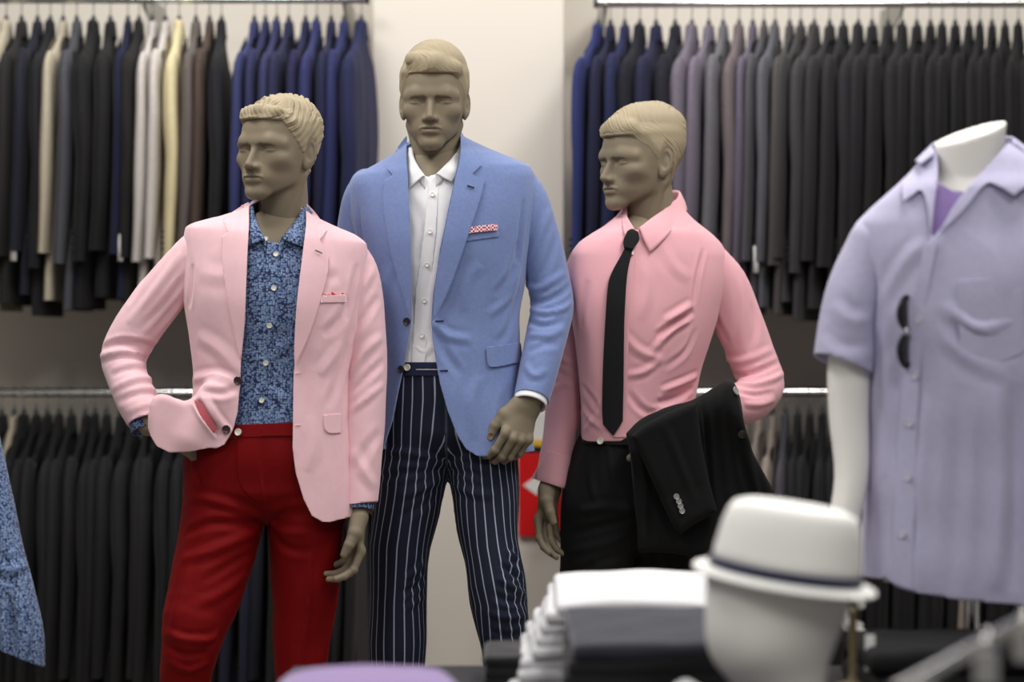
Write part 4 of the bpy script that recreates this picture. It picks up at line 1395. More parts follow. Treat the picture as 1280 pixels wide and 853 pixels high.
# ------------------------------------------------------------------ mannequin in the pink shirt and black tie
def mannequin_tie():
    D = 5.37
    root = empty('mannequin', (X(790, D), D, 0.0), 'grey-brown mannequin in pink shirt, black tie and black trousers with one arm bent', 'mannequin', 'dressed mannequins')
    d0, d1 = D - 0.34, D + 0.25
    rows = [(246, 788, 848, .050, .035), (258, 780, 856, .056, .03), (270, 770, 866, .064, .02), (282, 756, 880, .076, .01), (294, 738, 894, .088), (306, 722, 905, .098),
            (322, 712, 912, .108), (350, 709, 912, .120), (390, 713, 902, .128), (430, 719, 889, .126), (480, 724, 874, .120), (520, 726, 866, .116), (555, 726, 864, .115), (575, 726, 864, .115)]
    f = torso_f(D, rows, 812, None, shear=0.30)
    V, T = snet(f, (X(695, D), D - 0.22, Z(560, D)), (X(930, D), D + 0.2, Z(243, D)), 0.0044)
    folds = segs3(f, d0, d1, [
        ([(866, 380), (850, 390), (830, 402)], .010, .006), ([(868, 390), (846, 402), (820, 420)], .009, -.007), ([(862, 400), (840, 412), (815, 440)], .010, .005), ([(870, 410), (856, 440), (830, 460)], .010, -.003),
        ([(872, 470), (850, 480), (826, 490)], .009, .006), ([(868, 484), (846, 496), (822, 504)], .009, -.006), ([(860, 500), (840, 508), (815, 512)], .010, .004), ([(780, 420), (800, 440), (830, 450)], .012, .003), ([(782, 470), (805, 465), (826, 450)], .010, .0035), ([(785, 490), (800, 510), (820, 520)], .010, -.003),
        ([(728, 510), (738, 525), (756, 538)], .010, .004), ([(726, 480), (740, 500), (752, 520)], .010, -.003), ([(735, 350), (728, 380), (726, 410)], .012, -.003), ([(728, 540), (745, 520), (750, 500)], .008, .003),
        ([(826, 300), (840, 330), (862, 350)], .016, .002), ([(880, 310), (872, 345), (868, 380)], .008, -.004), ([(800, 320), (810, 360), (800, 400)], .016, .002), ([(800, 540), (818, 520), (840, 510)], .008, .004)])
    V = cloth(V, T, f, folds, 33, 0.0018)
    px, py = pix(V)
    neck = np.interp(px, [770, 781, 789, 797, 812, 830, 846, 858], [258, 272, 285, 288, 278, 262, 248, 244])
    V, T = clip(V, T, np.where(V[:, 1] < D + 0.0 + 0.3 * (V[:, 0] - X(812, D)), py - neck, py - 254))
    px, py = pix(V)
    V, T = clip(V, T, 552 - py)
    sh = put('shirt', V, T, M_pinkcheck, root, solid=0.002)
    # sleeves
    s1 = [(732, 330, .0), (722, 356, .0), (714, 410, .01), (709, 460, .015), (703, 520, .005), (697, 560, -.005), (690, 602, -.015)]
    r1 = [22, 23, 23, 22.5, 21.5, 20.5, 20]
    fo1 = [([(694, 440), (708, 452), (724, 448)], .009, .004), ([(692, 462), (708, 470), (722, 470)], .009, -.004), ([(690, 490), (704, 480), (720, 484)], .009, .003), ([(700, 360), (712, 380), (726, 400)], .012, .003)]
    sleeve('sleeve', D, s1, r1, M_pinkcheck, sh, folds=fo1, seed=35, cuff=(688, 600, -.015, (-0.22, -0.25, -0.95)))
    sf = limb_f(D, s1, r1)[0]
    surf_piece('cuff', sf, [(684, 563), (718, 572), (716, 592), (708, 612), (690, 606), (664, 598)], d0, d1, M_pinkcheck, sh, 0.004)
    s2 = [(888, 334, .04), (904, 356, .05), (922, 400, .06), (940, 446, .06), (951, 480, .045), (938, 500, .0), (912, 510, -.04), (880, 524, -.07), (850, 536, -.085)]
    r2 = [28, 30, 31, 30, 29, 27, 25, 22, 19]
    fo2 = [([(896, 440), (915, 452), (940, 448), (966, 436)], .010, .004), ([(906, 462), (930, 470), (955, 462), (976, 452)], .009, -.005), ([(918, 478), (940, 482), (962, 476), (980, 466)], .009, .006), ([(922, 490), (945, 494), (968, 490)], .008, -.005),
           ([(930, 505), (950, 506), (968, 500)], .008, .005), ([(880, 360), (896, 400), (910, 430)], .012, -.003), ([(925, 350), (930, 390), (925, 430)], .012, .003), ([(940, 380), (944, 410), (935, 440)], .012, -.003), ([(872, 350), (880, 390), (893, 425)], .008, -.004)]
    sleeve('sleeve', D, s2, r2, M_pinkcheck, sh, folds=fo2, seed=36, cuff=(850, 536, -.085, (-0.9, -0.3, -0.3)))
    collar('collar', f, d0, d1, D,
           [(793, 287), (787, 278), (783, 268, -.03), (788, 252, .02), (822, 243, .10), (848, 240, .075), (842, 255, .02), (820, 270), (799, 286)],
           [(789, 304), (783, 296), (779, 284), (781, 262, .01), (822, 250, .115), (856, 258, .09), (853, 272, .0), (835, 294), (813, 316)], M_pinkcheck, sh)
    surf_piece('placket', f, [(783, 300), (795, 300), (786, 400), (783, 547), (765, 547), (768, 400)], d0, d1, M_pinkcheck, sh, 0.003)
    button(sh, 789, 317, f, d0, d1, 0.0055, M_pearl, 0.006)
    # tie
    blade = curve2([(783, 304, 1), (777, 318), (765, 340), (759.5, 360), (756, 410), (753.5, 460), (752.5, 510), (753.5, 531, 1), (766.5, 545, 1), (778.5, 527, 1), (779.5, 480), (780, 430), (781, 390), (784, 345), (789, 320), (793, 306, 1)], 4)

    def lift_t(px, py):
        return 0.009 + 0.004 * np.sin(np.clip((py - 304) / 240, 0, 1) * math.pi)
    te = surf_piece('tie', f, blade, d0, d1, M_tie, root, lift_t, 1.6, 0.004)
    kn = lambda P: f(P)
    surf_piece('knot', kn, curve2([(784, 289, 1), (779, 301), (780, 309, 1), (791, 311, 1), (799, 301), (798, 290, 1), (790, 286)], 4), d0, d1, M_tie, te, lambda px, py: 0.013 + 0.003 * np.cos((px - 789) / 8), 1.2, 0.006)

    # trousers
    wr = [(530, 728, 858, .112, .0), (555, 725, 862, .116, .0), (590, 716, 866, .124, .005), (630, 706, 872, .124, .01), (660, 716, 866, .10, .01), (690, 740, 850, .06, .01)]
    legs = [[(757, 580, .0, 45, 1.2), (752, 640, -.01, 49, 1.2), (746, 700, -.02, 46, 1.2), (740, 770, -.02, 40, 1.25), (738, 850, .0, 35, 1.3), (738, 950, .02, 33, 1.3), (738, 1040, .03, 31, 1.3), (738, 1094, .03, 31, 1.3)],
            [(825, 580, .03, 44, 1.2), (828, 640, .03, 46, 1.2), (832, 700, .03, 43, 1.2), (836, 770, .03, 39, 1.25), (840, 850, .04, 35, 1.3), (842, 950, .05, 33, 1.3), (842, 1040, .06, 31, 1.3), (842, 1094, .06, 31, 1.3)]]
    ft, L = trousers_f(D, wr, 795, legs, shear=0.25)
    V, T = snet(ft, (X(680, D), D - 0.26, 0.02), (X(900, D), D + 0.24, Z(530, D)), 0.007)
    tf = segs3(ft, d0, d1 + .1, [([(790, 640), (760, 634), (725, 640)], .012, .006), ([(790, 650), (760, 656), (715, 668)], .012, -.006), ([(788, 666), (755, 680), (712, 690)], .012, .005), ([(740, 560), (738, 600), (745, 630)], .010, .003), ([(760, 552), (768, 600), (790, 640)], .008, .003),
                                 ([(785, 690), (755, 700), (715, 720)], .012, -.004), ([(745, 700), (742, 770), (738, 850)], .008, .004)])
    V = cloth(V, T, ft, tf, 41, 0.002)
    px, py = pix(V)
    V, T = clip(V, T, py - (541 + (px - 760) * 0.03))
    V, T = clip(V, T, V[:, 2] - 0.035)
    tr = put('trousers', V, T, M_black, root, solid=0.003)
    surf_piece('waistband', ft, [(730, 540), (760, 541), (800, 543), (850, 545), (850, 560), (800, 558), (760, 556), (728, 555)], d0, d1, M_black, tr, 0.004)
    button(tr, 752, 552, ft, d0, d1, 0.0078, M_pearl, 0.008)

    hd = head_place(D, (788, 261), 124, -53, 3, 0, 1.0)
    hair_obj(root, 'swept', hd, M_hair)
    thumb = [(.020, .006, -.020), (.034, .020, -.046), (.036, .034, -.072), (.030, .042, -.094)]
    pr = hand_prims([(.22, .42, .30), (.28, .45, .32), (.32, .45, .32), (.36, .45, .32)], [.02, 0, -.03, -.06], thumb, 0.95, 1)
    ez = np.array([0.10, 0.16, 1.0]); ez /= np.linalg.norm(ez)
    ey = np.array([0.80, -0.62, 0.0]); ey -= (ey @ ez) * ez; ey /= np.linalg.norm(ey)
    M1 = np.stack([np.cross(ey, ez), ey, ez], 1)
    t1 = W(688, 606, D - 0.018)
    h1 = xform(lambda P: hand_f(P, pr), M1, t1)
    pr2 = hand_prims([(.45, .6, .4), (.5, .65, .4), (.5, .65, .4), (.5, .6, .4)], [.03, 0, -.03, -.06], thumb, 0.95, -1)
    ez = np.array([0.92, 0.20, 0.32]); ez /= np.linalg.norm(ez)
    ey = np.array([0.0, 0.5, -1.0]); ey -= (ey @ ez) * ez; ey /= np.linalg.norm(ey)
    M2 = np.stack([np.cross(ey, ez), ey, ez], 1)
    t2 = W(846, 540, D - 0.088)
    h2 = xform(lambda P: hand_f(P, pr2), M2, t2)
    bx = lambda t: (t - 0.21, t + 0.21)
    arm1, C1, ra = limb_f(D, s1, np.array(r1) * 0.70)
    arm2, C2, rb = limb_f(D, s2, np.array(r2) * 0.68)
    trunk = lambda P: smin(smin(f(P) + 0.022, arm1(P), 0.02), arm2(P), 0.02)
    body_mesh(root, D, hd, [(h1,) + bx(t1), (h2,) + bx(t2)],
              [(trunk, np.array([X(650, D), D - .24, Z(620, D)]), np.array([X(1000, D), D + .22, Z(262, D)])),
               (lambda P: ft(P) + 0.012, np.array([X(680, D), D - .28, 0.08]), np.array([X(900, D), D + .24, Z(560, D)]))], M_skin)
    for leg in L:
        shoe(leg[0][-1] * np.array([1, 1, 0]) + np.array([0, 0, 0.09]), R(-20), M_black, root)

    # black jacket folded over the forearm: a thing of its own
    jr = empty('suit_jacket', (X(870, D), D - 0.13, Z(694, D)), 'black suit jacket draped over the bent forearm of the mannequin in the pink shirt', 'jacket')
    Dj = D - 0.13
    out = curve2([(783, 543, 1), (800, 526), (830, 511), (866, 500), (890, 486), (906, 477), (917, 480), (924, 500), (930, 535), (942, 570), (960, 602), (986, 645, 1), (975, 690, 1), (930, 697), (880, 696), (840, 692), (799, 690, 1), (796, 650), (792, 600), (786, 560)], 3)

    def fj(P):
        px, py = pix(P)
        sd = -polysd(px, py, out) / FPX * Dj
        top = np.interp(px, [783, 830, 870, 905, 930, 990], [543, 511, 497, 477, 500, 560])
        drop = np.clip((py - top) / 120, 0, 1)
        yc = Dj - 0.010 + 0.25 * (P[:, 0] - X(860, Dj)) + 0.03 * drop
        th = 0.026 + 0.030 * np.exp(-((py - top - 28) / 30) ** 2)
        return smax(sd, np.abs(P[:, 1] - yc) - th, 0.022)
    V, T = snet(fj, (X(770, D), Dj - 0.16, Z(705, D)), (X(1000, D), Dj + 0.16, Z(468, D)), 0.005)
    jf = segs3(fj, Dj - .25, Dj + .2, [([(878, 500), (885, 560), (890, 640)], .008, -.006), ([(900, 490), (905, 560), (915, 650)], .012, .004), ([(920, 520), (930, 580), (950, 650)], .012, -.004), ([(800, 560), (806, 620), (806, 680)], .012, .004), ([(930, 560), (945, 610), (960, 680)], .010, .005)])
    V = cloth(V, T, fj, jf, 51, 0.003, 5)
    put('jacket_body', V, T, M_black, jr)
    sl = curve2([(787, 545, 1), (806, 530), (836, 516), (864, 504), (872, 508), (876, 540), (884, 590), (896, 640, 1), (874, 652), (849, 669, 1), (838, 650), (820, 612), (800, 570)], 3)

    def fsl(P):
        px, py = pix(P)
        sd = -polysd(px, py, sl) / FPX * Dj
        top = np.interp(px, [783, 830, 870, 905], [543, 513, 499, 497])
        drop = np.clip((py - top) / 110, 0, 1)
        yc = Dj - 0.058 + 0.25 * (P[:, 0] - X(860, Dj)) + 0.022 * drop
        return smax(sd, np.abs(P[:, 1] - yc) - 0.022, 0.02)
    V, T = snet(fsl, (X(770, D), Dj - 0.2, Z(680, D)), (X(910, D), Dj + 0.1, Z(490, D)), 0.005)
    V = cloth(V, T, fsl, segs3(fsl, Dj - .25, Dj + .2, [([(830, 530), (850, 580), (868, 630)], .012, .003)]), 52, 0.002, 5)
    sleeve_o = put('sleeve', V, T, M_black, jr)
    for bx_, by_ in ((845, 621), (848, 627), (850, 633), (852, 639)):
        button(sleeve_o, bx_, by_, fsl, Dj - .3, Dj + .1, 0.0068, M_greybutton)
    button(jr, 918.5, 489.5, fj, Dj - .3, Dj + .1, 0.0105, M_greybutton)
    button(jr, 927, 542.5, fj, Dj - .3, Dj + .1, 0.0105, M_darkbutton)
    return root
# ------------------------------------------------------------------ the shop: floor, wall, pillar
def box(lo, hi, bev=0.0):
    (x0, y0, z0), (x1, y1, z1) = lo, hi
    V = np.array([(x0, y0, z0), (x1, y0, z0), (x1, y1, z0), (x0, y1, z0), (x0, y0, z1), (x1, y0, z1), (x1, y1, z1), (x0, y1, z1)], float)
    F = [(0, 3, 2, 1), (4, 5, 6, 7), (0, 1, 5, 4), (1, 2, 6, 5), (2, 3, 7, 6), (3, 0, 4, 7)]
    return V, F


def put_box(name, lo, hi, mat, parent=None, bev=0.0, **kw):
    V, F = box(lo, hi)
    o = put(name, V, F, mat, parent, smooth=False)
    if bev:
        m = o.modifiers.new('edge', 'BEVEL'); m.width = bev; m.segments = 2
    return o


def tube(pts, r, n=10, closed=False):
    pts = np.asarray(pts, float)
    V, F = [], []
    prev = None
    for i, p in enumerate(pts):
        d = pts[min(i + 1, len(pts) - 1)] - pts[max(i - 1, 0)]
        d /= np.linalg.norm(d)
        if prev is None:
            u = np.cross(d, (0.3, 0.5, 0.81)); 
        else:
            u = prev - (prev @ d) * d
        u /= np.linalg.norm(u); prev = u
        v = np.cross(d, u)
        rr = r[i] if hasattr(r, '__len__') else r
        t = np.linspace(0, 2 * math.pi, n, endpoint=False)
        V.append(p + rr * (np.cos(t)[:, None] * u + np.sin(t)[:, None] * v))
    for i in range(len(pts) - 1):
        for j in range(n):
            F.append((i * n + j, i * n + (j + 1) % n, (i + 1) * n + (j + 1) % n, (i + 1) * n + j))
    F.append(tuple(range(n))[::-1]); F.append(tuple((len(pts) - 1) * n + j for j in range(n)))
    return np.vstack(V), F


def merge(parts):
    Vs, Fs, n = [], [], 0
    for V, F in parts:
        Vs.append(np.asarray(V)); Fs += [tuple(int(i) + n for i in q) for q in F]; n += len(V)
    return np.vstack(Vs), Fs


YR = 6.60          # the rails
YW = 7.00          # back wall
def room():
    tag(put_box('floor', (-4.5, -1.5, -0.1), (4.5, YW, 0.0), M_floor), kind='structure')
    tag(put_box('wall_back', (-4.5, YW, 0.0), (4.5, YW + 0.1, 3.4), M_wall), kind='structure')
    xl, xr = X(466, 6.72), X(705, 6.72)
    tag(put_box('wall_pillar', (xl, 6.72, 0.0), (xr, YW, 3.4), M_wall, bev=0.004), kind='structure')


# ------------------------------------------------------------------ hanging suit jackets
def jacket_meshes(seed):
    """one hanging jacket: origin at the top of its collar, shoulders along y, front towards -x."""
    r = np.random.default_rng(seed)
    zs = np.array([0.015, -0.015, -0.045, -0.075, -0.110, -0.145, -0.19, -0.27, -0.42, -0.58, -0.74, -0.88])
    wy = smooth_table(zs, [0.040, 0.048, 0.075, 0.120, 0.180, 0.215, 0.222, 0.218, 0.212, 0.218, 0.225, 0.23])
    tx = smooth_table(zs, [0.017, 0.020, 0.022, 0.024, 0.027, 0.031, 0.035, 0.038, 0.034, 0.034, 0.036, 0.036])
    L = 0.805 + r.uniform(-.02, .03)

    def body(P):
        w = np.interp(P[:, 2], *wy); t = np.interp(P[:, 2], *tx)
        x = P[:, 0] + 0.010 * np.sin(P[:, 2] * 7 + seed) * np.clip(-P[:, 2] * 3, 0, 1)
        q = ((np.abs(x) / t) ** 2.6 + (np.abs(P[:, 1]) / w) ** 2.6) ** (1 / 2.6)
        return np.maximum((q - 1) * np.minimum(t, w), np.maximum(P[:, 2] - 0.01, -P[:, 2] - L - 0.03))
    V, T = snet(body, (-0.07, -0.26, -L - 0.05), (0.07, 0.26, 0.03), 0.010, newton=1)
    _, G = grad(body, V); G /= np.linalg.norm(G, axis=1, keepdims=True) + 1e-9
    V = V + G * (0.005 * wave(V * np.array([1, 1, 0.12]), 11, seed))[:, None]
    V, T = clip(V, T, V[:, 2] + L)
    # open neck with the front edge towards -x
    V, T = clip(V, T, np.where(V[:, 2] > -0.05, np.hypot((V[:, 0] + 0.008) * 1.7, V[:, 1]) - 0.026, 0.05))
    bodyVT = (V, T)
    # collar: folded band round the neck
    t = np.linspace(math.radians(-150), math.radians(150), 30)
    def arc(rx, ry, z, dz, cx=0.0):
        return np.stack([cx + 0.55 * rx * np.cos(t), ry * np.sin(t), z + dz * np.abs(np.sin(t / 2)) ** 2], 1)
    rows = [arc(0.026, 0.036, -0.02, -0.02), arc(0.030, 0.040, 0.014, -0.016), arc(0.036, 0.047, 0.010, -0.018), arc(0.046, 0.062, -0.034, -0.030)]
    Vc = np.vstack(rows); Fc = []
    for i in range(3):
        for j in range(29):
            Fc.append((i * 30 + j, i * 30 + j + 1, (i + 1) * 30 + j + 1, (i + 1) * 30 + j))
    # lapels down the front
    lap = []
    for s in (-1, 1):
        pts = [(-0.030, 0.030 * s, -0.030), (-0.042, 0.085 * s, -0.075), (-0.047, 0.105 * s, -0.14), (-0.049, 0.075 * s, -0.30), (-0.047, 0.020 * s, -0.45), (-0.046, 0.012 * s, -0.30), (-0.041, 0.020 * s, -0.12)]
        lap.append((np.array(pts), [tuple(range(7)) if s > 0 else tuple(range(7))[::-1]]))
    Vl, Fl = merge(lap)
    sl = []
    for s in (-1, 1):
        b = r.uniform(-0.008, 0.008)
        zz = [-0.130, -0.175, -0.28, -0.40, -0.54, -0.675 + r.uniform(-.012, .012), -0.72]
        C = np.array([(0.002, 0.188 * s, zz[0]), (0.0, 0.214 * s, zz[1]), (0.004, 0.232 * s, zz[2]), (0.004 + b, 0.238 * s, zz[3]), (-0.004 + b, 0.236 * s, zz[4]), (-0.014 + b, 0.230 * s, zz[5]), (-0.016 + b, 0.228 * s, zz[6])])
        rr = np.array([[0.026, 0.045], [0.031, 0.056], [0.034, 0.060], [0.032, 0.058], [0.029, 0.054], [0.026, 0.050], [0.026, 0.050]])
        f = lambda P, C=C, rr=rr: chain(P, C, rr, sub=3, u=(1, 0, 0))
        Vs, Ts = snet(f, C.min(0) - 0.08, C.max(0) + 0.08, 0.009, newton=1)
        _, G = grad(f, Vs); G /= np.linalg.norm(G, axis=1, keepdims=True) + 1e-9
        Vs = Vs + G * (0.004 * wave(Vs * np.array([1, 1, 0.15]), 11, seed + 5 + s) + 0.0012 * wave(Vs * np.array([1.0, 0.8, 0.6]), 9, seed + 9 + s))[:, None]
        Vs, Ts = clip(Vs, Ts, Vs[:, 2] - zz[5])
        sl.append((Vs, Ts))
    bt = []
    for k in range(4):
        bt.append(lathe([(0.004, 0.0), (0.0055, 0.001), (0.0055, 0.002), (0.003, 0.003)], 10, (0.5, -1, 0), (-0.030, -0.262, -0.650 + 0.016 * k)))
    return bodyVT, (Vc, Fc), (Vl, Fl), sl, merge(bt)


def mesh_of(name, V, F, mat, solid=0):
    me = bpy.data.meshes.new(name)
    me.from_pydata(np.asarray(V).tolist(), [], F.tolist() if hasattr(F, 'tolist') else [tuple(q) for q in F])
    me.polygons.foreach_set('use_smooth', [True] * len(me.polygons)); me.update()
    me.materials.append(mat)
    return me


ORD = ['first', 'second', 'third', 'fourth', 'fifth', 'sixth', 'seventh', 'eighth', 'ninth', 'tenth', 'eleventh', 'twelfth', 'thirteenth', 'fourteenth', 'fifteenth', 'sixteenth', 'seventeenth', 'eighteenth',
       'nineteenth', 'twentieth', 'twenty-first', 'twenty-second', 'twenty-third', 'twenty-fourth', 'twenty-fifth', 'twenty-sixth', 'twenty-seventh', 'twenty-eighth', 'twenty-ninth', 'thirtieth',
       'thirty-first', 'thirty-second', 'thirty-third', 'thirty-fourth', 'thirty-fifth', 'thirty-sixth']


def racks():
    J = []
    for sd in (1, 2, 3):
        b, c, l, s, bt = jacket_meshes(sd)
        J.append(dict(jacket_body=mesh_of('jacket_body', *b, M_suit), collar=mesh_of('collar', *c, M_suit), lapels=mesh_of('lapels', *l, M_suit),
                      sleeves=[mesh_of('sleeve', *q, M_suit) for q in s], cuff_buttons=mesh_of('cuff_buttons', *bt, M_darkbutton)))
    # hanger: steel hook, black moulded shoulders
    t = np.linspace(R(-60), R(205), 14)
    HZ = 0.0
    hook_pts = [(0, 0, 0.015), (0, 0, 0.045)] + [(0, -0.0135 * math.cos(a) * -1, 0.0755 + 0.0145 * math.sin(a)) for a in np.linspace(R(-70), R(200), 14)]
    hk = mesh_of('hook', *tube(hook_pts, 0.0017, 6), M_hook)
    yy = np.linspace(-0.17, 0.17, 15)
    bar = [(0, y, -0.030 - 0.110 * (abs(y) / 0.17) ** 1.2) for y in yy]
    nb = lathe([(0.012, -0.03), (0.011, 0.0), (0.008, 0.012), (0.0055, 0.026), (0.003, 0.028)], 10)
    hb = mesh_of('shoulder_bar', *merge([tube(bar, [0.008 + 0.007 * (abs(y) / 0.19) for y in yy], 8), nb]), M_blackplastic)
    tagm = mesh_of('price_tag', *box((-0.013, -0.001, -0.075), (0.013, 0.001, 0.0)), M_paper)

    def hang(px, gap, zr, col, cname, rot, label, glabel, hlabel, hgroup, var, dz=0.0, sc=1.0, tagz=None):
        x = X(px, YR)
        zc = zr - 0.0755 - 0.0145 + 0.0125 + 0.0035
        h = empty('coat_hanger', (x, YR, zc), hlabel, 'hanger', hgroup)
        h.rotation_euler = (0, 0, rot)
        for nm, me in (('hook', hk), ('shoulder_bar', hb)):
            o = bpy.data.objects.new(nm, me); COL.objects.link(o); o.parent = h
        j = empty('hanging_suit_jacket', (x, YR, zc - 0.002 + dz), label, 'jacket', glabel)
        j.rotation_euler = (0, 0, rot); j.scale = (min(1.0, max(0.5, gap / FPX * YR / 0.066)), 1, sc)
        v = J[var]
        for nm in ('jacket_body', 'collar', 'lapels'):
            o = bpy.data.objects.new(nm, v[nm]); COL.objects.link(o); o.parent = j; o.color = col
        for k in (0, 1):
            o = bpy.data.objects.new('sleeve', v['sleeves'][k]); COL.objects.link(o); o.parent = j; o.color = col
            if k == 0:
                q = bpy.data.objects.new('cuff_buttons', v['cuff_buttons']); COL.objects.link(q); q.parent = o
        if tagz is not None:
            o = bpy.data.objects.new('price_tag', tagm); COL.objects.link(o); o.parent = j
            o.location = (-0.02, -0.27, tagz)
        return j

    def rail(py, pxa, pxb, brk, label):
        z = Z(py, YR)
        a, b = X(pxa, YR), X(pxb, YR)
        t = empty('clothes_rail', ((a + b) / 2, YR, z), label, 'rail', 'chrome wall rails')
        V, F = tube([(a, YR, z), (b, YR, z)], 0.0125, 16); put('rail_tube', V, F, M_chrome, t, autosmooth=50)
        for p in (pxa, pxb):
            if -50 < p < 1330:
                x = X(p, YR); V, F = lathe([(0.012, -0.004), (0.0145, -0.003), (0.0145, 0.004), (0.012, 0.006)], 16, (1, 0, 0), (x, YR, z)); put('end_cap', V, F, M_blackplastic, t, autosmooth=40)
        for p in brk:
            x = X(p, YR)
            prof = [(YW - 0.03, z + 0.03), (YR - 0.01, z + 0.006), (YR - 0.016, z - 0.004), (YR - 0.012, z - 0.014), (YR + 0.02, z - 0.028), (YW - 0.03, z - 0.09)]
            n = len(prof)
            V = [(x - 0.004, q[0], q[1]) for q in prof] + [(x + 0.004, q[0], q[1]) for q in prof]
            F = [tuple(range(n)), tuple(range(2 * n - 1, n - 1, -1))] + [(i, n + i, n + (i + 1) % n, (i + 1) % n) for i in range(n)]
            put('bracket', np.array(V), F, M_hook, t, smooth=False)
        return z
    zu1 = rail(-1, -260, 459, (430, 180, -150), 'chrome rail with black end on the wall left of the pillar, upper one')
    zu2 = rail(4, 744, 1560, (757, 1128, 1480), 'long chrome rail right of the pillar, carrying navy, grey and black jackets')
    zl1 = rail(491, -260, 459, (300, -150), 'chrome rail of black jackets behind the pink blazer, lower left')
    zl2 = rail(490, 716, 1560, (730, 1120, 1480), 'chrome rail behind the black jacket over the forearm, lower right')
    def C(r, g, b):
        m = (r + g + b) / 3
        k = 0.82 if m < 62 else 0.94
        return srgb(*[(0.78 * q + 0.22 * m) * k for q in (r, g, b)])

    def gap_of(rows, i):
        g = [abs(rows[i][0] - rows[q][0]) for q in (i - 1, i + 1) if 0 <= q < len(rows)]
        return min(min(g) * 1.15, sum(g) / len(g))
    UL = [(-48, (30, 30, 34), 'black'), (-30, (32, 32, 36), 'black'), (-12, (28, 28, 31), 'black'), (8, (196, 184, 158), 'beige'), (27, (46, 45, 46), 'charcoal'), (47, (38, 40, 58), 'dark navy'), (63, (34, 35, 42), 'black'), (79, (190, 178, 152), 'beige'), (96, (76, 76, 84), 'grey'), (117, (35, 34, 37), 'black'),
          (138, (36, 35, 37), 'black'), (160, (32, 35, 74), 'navy'), (174, (38, 37, 37), 'black'), (191, (204, 196, 190), 'pale stone'), (207, (206, 199, 194), 'pale stone'), (224, (228, 212, 158), 'pale yellow'), (245, (104, 94, 90), 'grey-brown'), (262, (86, 68, 58), 'brown'), (277, (38, 38, 44), 'black'),
          (318, (52, 58, 116), 'navy'), (332, (44, 48, 98), 'navy'), (346, (50, 54, 104), 'navy'), (361, (42, 46, 92), 'navy'), (382, (40, 42, 96), 'navy'), (396, (46, 50, 112), 'navy'), (414, (36, 40, 86), 'navy'), (430, (40, 46, 104), 'navy'), (452, (38, 44, 96), 'navy')]
    n = len(UL)
    for i, (px, c, cn) in enumerate(UL):
        k = n - 1 - i
        hang(px, gap_of(UL, i), zu1, C(*c), cn, R(-2 + 4 * random.random()) + R(2 if px < 300 else -4), f'{cn} suit jacket, {ORD[k]} from the pillar on the upper left rail', 'jackets on the upper left rail',
             f'black hanger, {ORD[k]} from the pillar on the upper left rail', 'hangers on the upper left rail', i % 3, sc=1 + random.uniform(-.03, .03), tagz=(-0.62 if i in (5, 12) else None))
    UR = [(748, (40, 50, 118), 'bright navy'), (763, (34, 38, 76), 'dark navy'), (781, (38, 44, 96), 'navy'), (800, (32, 33, 48), 'blue-black'), (820, (36, 38, 80), 'navy'), (844, (34, 34, 50), 'blue-black'), (865, (112, 103, 120), 'mauve-grey'), (886, (116, 106, 126), 'mauve-grey'), (904, (106, 104, 112), 'grey'),
          (924, (112, 99, 104), 'brownish grey'), (941, (104, 94, 116), 'mauve-grey'), (955, (86, 83, 91), 'grey'), (969, (94, 94, 104), 'grey'), (987, (80, 77, 77), 'dark grey'), (1001, (70, 68, 70), 'dark grey'), (1018, (66, 64, 68), 'dark grey'), (1037, (60, 57, 62), 'charcoal'), (1054, (50, 48, 52), 'charcoal'), (1073, (48, 46, 52), 'charcoal'),
          (1090, (46, 44, 50), 'charcoal')] + [(p, (44 - k, 42 - k, 46 - k), 'black') for k, p in enumerate((1110, 1128, 1146, 1163, 1178, 1194, 1211, 1225, 1240, 1256, 1273, 1290, 1306, 1322))]
    for i, (px, c, cn) in enumerate(UR):
        hang(px, gap_of(UR, i), zu2, C(*c), cn, R(-14) + R(-2 + 4 * random.random()) - R(0 if px < 1000 else 5), f'{cn} suit jacket, {ORD[i]} from the pillar on the upper right rail', 'jackets on the upper right rail',
             f'black hanger, {ORD[i]} from the pillar on the upper right rail', 'hangers on the upper right rail', i % 3, sc=1 + random.uniform(-.03, .03), tagz=(-0.64 if i == 12 else None))
    LL = [(-20, (150, 140, 124), 'tan'), (2, (40, 39, 41), 'black'), (18, (190, 176, 150), 'beige')] + [(p, (38 + (k * 7) % 6, 37 + (k * 7) % 6, 40 + (k * 7) % 6), 'black') for k, p in enumerate((30, 45, 59, 74, 89, 107, 119, 133, 151, 167, 184, 200, 217, 234, 250, 268, 285))] + \
         [(302, (40, 44, 72), 'navy'), (318, (42, 46, 78), 'navy'), (334, (36, 38, 56), 'dark navy')] + [(p, (44 + (k * 5) % 9, 43 + (k * 5) % 9, 46 + (k * 5) % 9), 'charcoal') for k, p in enumerate((351, 368, 385, 402, 419, 436, 449))]
    n = len(LL)
    for i, (px, c, cn) in enumerate(LL):
        k = n - 1 - i
        hang(px, gap_of(LL, i), zl1, C(*c), cn, R(-3 + 6 * random.random()), f'{cn} suit jacket, {ORD[k]} from the pillar on the lower left rail', 'jackets on the lower left rail',
             f'black hanger, {ORD[k]} from the pillar on the lower left rail', 'hangers on the lower left rail', i % 3, sc=1.07 + random.uniform(-.03, .03))
